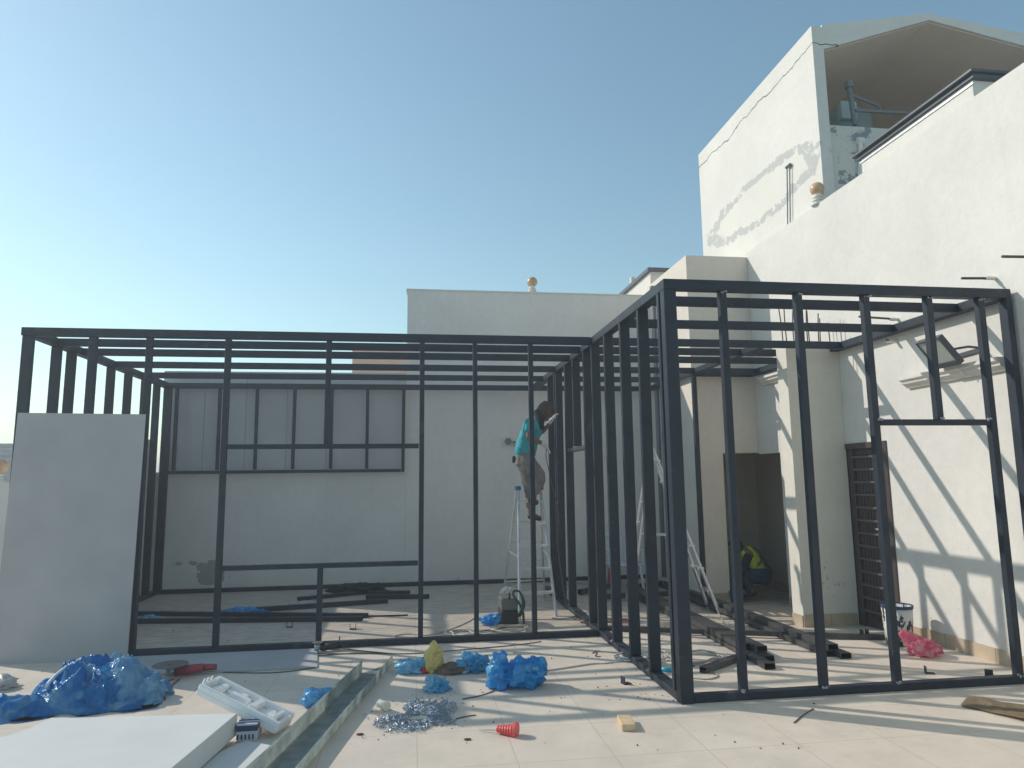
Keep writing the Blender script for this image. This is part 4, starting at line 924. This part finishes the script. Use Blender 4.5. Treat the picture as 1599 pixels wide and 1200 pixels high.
def head(bm_parent, c, look, upv, s=1.0, m=M_skin):
    """head with nose, ears, eyes and mouth"""
    c, look, upv = Vector(c), Vector(look).normalized(), Vector(upv).normalized(); sd = look.cross(upv).normalized(); upv = sd.cross(look)
    bm = new(); bmesh.ops.create_uvsphere(bm, u_segments=24, v_segments=16, radius=1)
    for v in bm.verts:
        x, y, z = v.co; w_ = 1-.22*max(0, -z); v.co = Vector((x*.075*w_, y*.098-(.008 if z < -.3 else 0)*y, z*.118))
    for q, s_ in (((0, .104, -.015), (.013, .018, .026)), ((0, .098, -.055), (.026, .01, .008)), ((-.075, 0, -.01), (.01, .02, .032)), ((.075, 0, -.01), (.01, .02, .032)), ((0, .085, -.092), (.03, .022, .018))):
        r = bmesh.ops.create_icosphere(bm, subdivisions=2, radius=1)['verts']; bmesh.ops.scale(bm, vec=s_, verts=r); bmesh.ops.translate(bm, vec=q, verts=r)
    mt = Matrix((sd*s, look*s, upv*s)).transposed().to_4x4(); mt.translation = c; bmesh.ops.transform(bm, matrix=mt, verts=bm.verts); h = fin(bm, 'head', m, bm_parent, smooth=True)
    bm = new()
    for sx in (-.028, .028): r = bmesh.ops.create_icosphere(bm, subdivisions=2, radius=.011)['verts']; bmesh.ops.translate(bm, vec=(sx, .088, .008), verts=r)
    bmesh.ops.transform(bm, matrix=mt, verts=bm.verts); fin(bm, 'eyes', M_black, bm_parent, smooth=True)
    return mt

YM = 3.98
man = thing('person', 'man in teal shirt and headscarf standing on the stepladder working on a post', 'person', (-.5, YM, 1.1))
pel = P3(818, 719, YM); che = P3(829, 676, YM); nec = P3(841, 655, YM); hed = P3(852, 642, YM)
spi = P3(821, 698, YM)
shN = P3(829, 660, YM-.17); elN = P3(825, 685, YM-.22); wrN = P3(849, 693, YM-.14); 
shF = P3(838, 658, YM+.16); elF = P3(845, 678, YM+.20); wrF = P3(859, 659, YM+.16)
hpN = P3(821, 725, YM-.09); hpF = P3(821, 724, YM+.09)
knF = P3(845, 745, YM-.10); anF = P3(829, 780, YM-.06); toF = P3(841, 786, YM-.06)
knB = P3(829, 764, YM+.08); anB = P3(828, 804, YM+.02); toB = P3(846, 811, YM+.02)
ch = [[(pel, .09), (spi, .09), (che, .10), (nec, .055), (lerp(nec, hed, .7), .055)],
      [(che, .10), (shN, .05), (elN, .042), (wrN, .028)], [(che, .10), (shF, .05), (elF, .042), (wrF, .028)],
      [(pel, .09), (hpN, .065), (knF, .05), (anF, .04), (toF, .035)], [(pel, .09), (hpF, .065), (knB, .05), (anB, .04), (toB, .035)]]
skinned('body', ch, M_skin, man)
skinned('shirt', [[(lerp(pel, spi, -.05), (.155, .165)), (spi, (.15, .16)), (lerp(spi, che, .55), .15), (che, .155), (lerp(che, nec, .75), .085)], [(che, .155), (shN, .085), (lerp(shN, elN, .75), .07)], [(che, .155), (shF, .085), (lerp(shF, elF, .75), .07)]], M_teal, man, wr=.013)
skinned('trousers', [[(lerp(pel, spi, .8), .125), (lerp(pel, spi, .3), .13), (pel, .14), (hpN, .125), (lerp(hpN, knF, .5), .115), (knF, .098), (lerp(knF, anF, .8), .078)], [(pel, .14), (hpF, .125), (lerp(hpF, knB, .5), .11), (knB, .09), (lerp(knB, anB, .8), .074)]], M_khaki, man, root=1, wr=.011)
for a, b in ((anF, toF), (anB, toB)): skinned('shoe', [[(a+Vector((-.04, 0, -.02)), .042), (a+Vector((.02, 0, -.02)), .045), (b+Vector((.0, 0, -.005)), (.036, .03))]], M_shoe, man)
dN = (wrN-elN).normalized(); dF = (wrF-elF).normalized()
skinned('glove', [[(lerp(elN, wrN, .8), .038), (wrN, .034)]]+hand_chains(wrN, Vector((.6, .2, -.75)), (0, 1, 0), (.3, 0, -1), 1.15), M_glove, man, 2, 1)
skinned('glove', [[(lerp(elF, wrF, .85), .034), (wrF, .032)]]+hand_chains(wrF, Vector((.55, .1, .8)), (0, 1, 0), (1, 0, .2), 1.15), M_glove, man, 2, 1)
look = Vector((.88, .15, -.55)); upv = Vector((.5, 0, .85))
mt = head(man, hed, look, upv)
bm = new(); bmesh.ops.create_uvsphere(bm, u_segments=28, v_segments=20, radius=1)
dl = [v for v in bm.verts if v.co.y > .55 and v.co.z < .30]
bmesh.ops.delete(bm, geom=dl, context='VERTS')
for v in bm.verts:
    q = v.co.copy(); k = 1+.22*(abs(noise.noise(q*2.6+Vector((5, 5, 5))))-.2)+.08*noise.noise(q*6); v.co = Vector((q.x*.098*k, q.y*.122*k, q.z*.137*k))
bmesh.ops.solidify(bm, geom=bm.faces[:], thickness=.008); bmesh.ops.transform(bm, matrix=mt, verts=bm.verts); fin(bm, 'head_scarf', M_scarf, man, smooth=True)
skinned('scarf_tail', [[(P3(838, 640, YM), .055), (P3(842, 652, YM-.05), .065), (P3(845, 664, YM-.10), .05), (P3(846, 672, YM-.12), .025)]], M_dark, man)
skinned('tool_pouch', [[(P3(803, 712, YM-.1), .03), (P3(802, 724, YM-.1), .02)]], M_dark, man)
bm = new(); sweep(bm, smoothpts([P3(853, 699, YM-.1), P3(853, 715, YM-.1), P3(857, 735, YM-.08), P3(861, 755, YM-.05), P3(872, 800, YM), P3(872, 860, YM+.1), (-.06, 3.9, .01)], 6), .006); tag(fin(bm, 'power_lead', M_dcable, smooth=True), 'thin power lead hanging from the gloved hand of the man on the ladder', 'cable')

# crouching worker
YC = 4.85
wk = thing('person', 'crouching worker in a yellow-green high-visibility vest inside the dark doorway', 'person', (3.0, YC, -.14))
zf = -.13
pel = P3(1189, 900, YC); che = P3(1168, 868, YC-.03); nec = P3(1156, 855, YC); hed = P3(1149, 853, YC-.02)
shN = P3(1170, 864, YC-.19); elN = P3(1160, 893, YC-.22); wrN = P3(1146, 912, YC-.15)
shF = P3(1163, 862, YC+.17); elF = P3(1150, 890, YC+.2); wrF = P3(1143, 910, YC+.12)
hpN = pel+Vector((0, -.1, -.01)); hpF = pel+Vector((0, .1, -.01))
knN = P3(1158, 894, YC-.17); anN = P3(1176, 926, YC-.17); toN = P3(1158, 931, YC-.17)
knF = P3(1152, 892, YC+.17); anF = P3(1168, 925, YC+.15); toF = P3(1152, 929, YC+.15)
skinned('body', [[(pel, .12), (lerp(pel, che, .5), .11), (che, .125), (nec, .055), (lerp(nec, hed, .8), .052)], [(che, .125), (shN, .06), (elN, .042), (wrN, .028)], [(che, .125), (shF, .06), (elF, .042), (wrF, .028)],
     [(pel, .12), (hpN, .09), (knN, .06), (anN, .04), (toN, .035)], [(pel, .12), (hpF, .09), (knF, .06), (anF, .04), (toF, .035)]]+hand_chains(wrN, (-.6, 0, -.7), (0, 1, 0), (-.3, 0, -1)) [1:]+hand_chains(wrF, (-.6, 0, -.7), (0, 1, 0), (-.3, 0, -1))[1:], M_skin, wk)
skinned('vest', [[(lerp(pel, che, .12), .15), (lerp(pel, che, .5), .15), (che, .165), (lerp(che, nec, .7), .10)], [(che, .165), (shN, .085)], [(che, .165), (shF, .085)]], M_vis, wk)
bm = new()
def strip(pts, w_): 
    for a, b in zip(pts, pts[1:]): bar(bm, a, b, .012, w_, (0, -.2, 1))
for off in (-.09, .06):
    pass
u = (che-pel).normalized(); s1 = u.cross(Vector((0, 1, 0))).normalized()
for tt in (.25, .62):
    c = lerp(pel, che, tt); ring = [c+(Vector((0, 1, 0))*math.cos(a)+s1*math.sin(a))*.158 for a in [i*math.tau/16 for i in range(17)]]
    for a, b in zip(ring, ring[1:]): bar(bm, a, b, .006, .05, u)
for yo in (-.09, .09):
    pa = lerp(pel, che, .1); sgn = 1 if s1.z > 0 else -1
    P_ = [pa+Vector((0, yo, 0))+s1*sgn*.145, lerp(pel, che, .6)+Vector((0, yo, 0))+s1*sgn*.145, che+Vector((0, yo, 0))+s1*sgn*.15, lerp(che, nec, .5)+Vector((0, yo, 0))+s1*sgn*.12]
    for a, b in zip(P_, P_[1:]): bar(bm, a, b, .05, .006, s1)
fin(bm, 'reflective_tape', M_visg, wk)
skinned('jeans', [[(lerp(pel, che, .15), .135), (pel, .15), (hpN, .12), (knN, .085), (lerp(knN, anN, .85), .06)], [(pel, .15), (hpF, .12), (knF, .085), (lerp(knF, anF, .85), .06)]], M_jean, wk, root=1)
skinned('sleeve', [[(shN, .075), (elN, .055), (lerp(elN, wrN, .7), .042)]], M_dark, wk); skinned('sleeve', [[(shF, .075), (elF, .055), (lerp(elF, wrF, .7), .042)]], M_dark, wk)
for a, b in ((anN, toN), (anF, toF)): skinned('shoe', [[(a+Vector((.05, 0, -.02)), .042), (a, .045), (b, (.036, .03))]], M_shoe, wk)
mt = head(wk, hed, (-.8, .1, -.6), (-.5, 0, .85), .95)
bm = new(); bmesh.ops.create_uvsphere(bm, u_segments=20, v_segments=14, radius=1); bmesh.ops.delete(bm, geom=[v for v in bm.verts if v.co.y > .5 and v.co.z < .45 or v.co.z < -.5], context='VERTS')
for v in bm.verts: v.co = Vector((v.co.x*.085, v.co.y*.108, v.co.z*.13))
bmesh.ops.transform(bm, matrix=mt, verts=bm.verts); fin(bm, 'hair', M_hair, wk, smooth=True)
t = thing('blue_cloth', 'blue cloth bundle on the floor under the crouching worker', 'cloth', (2.8, 4.8, -.14)); bm = new(); crumple(bm, P3(1152, 932, 4.72)+Vector((0, 0, .05)), (.14, .1, .07), 51, 4); fin(bm, 'cloth', mat('cloth_blue', (.02, .12, .28), .9), t, smooth=True)
for o in S.objects:
    if o.parent is None and o.type in {'MESH', 'EMPTY'} and not o.get('label'): o['label'] = o.name.replace('_', ' ')

# ------------------------------------------------------------------ added veil volume that lifts the shadows
hm = bpy.data.materials.new('added_haze'); hm.use_nodes = True; hn = hm.node_tree; hn.nodes.remove(hn.nodes['Principled BSDF'])
pv = hn.nodes.new('ShaderNodeVolumePrincipled'); pv.inputs['Color'].default_value = (.88, .94, 1, 1); pv.inputs['Density'].default_value = .0075; pv.inputs['Anisotropy'].default_value = .35
hn.links.new(pv.outputs[0], hn.nodes['Material Output'].inputs['Volume'])
bm = new(); abox(bm, -410, -410, -9, 410, 410, 8.8); tag(fin(bm, 'added_haze', hm), 'thin veil volume added to lift the shadows', None, kind='stuff')
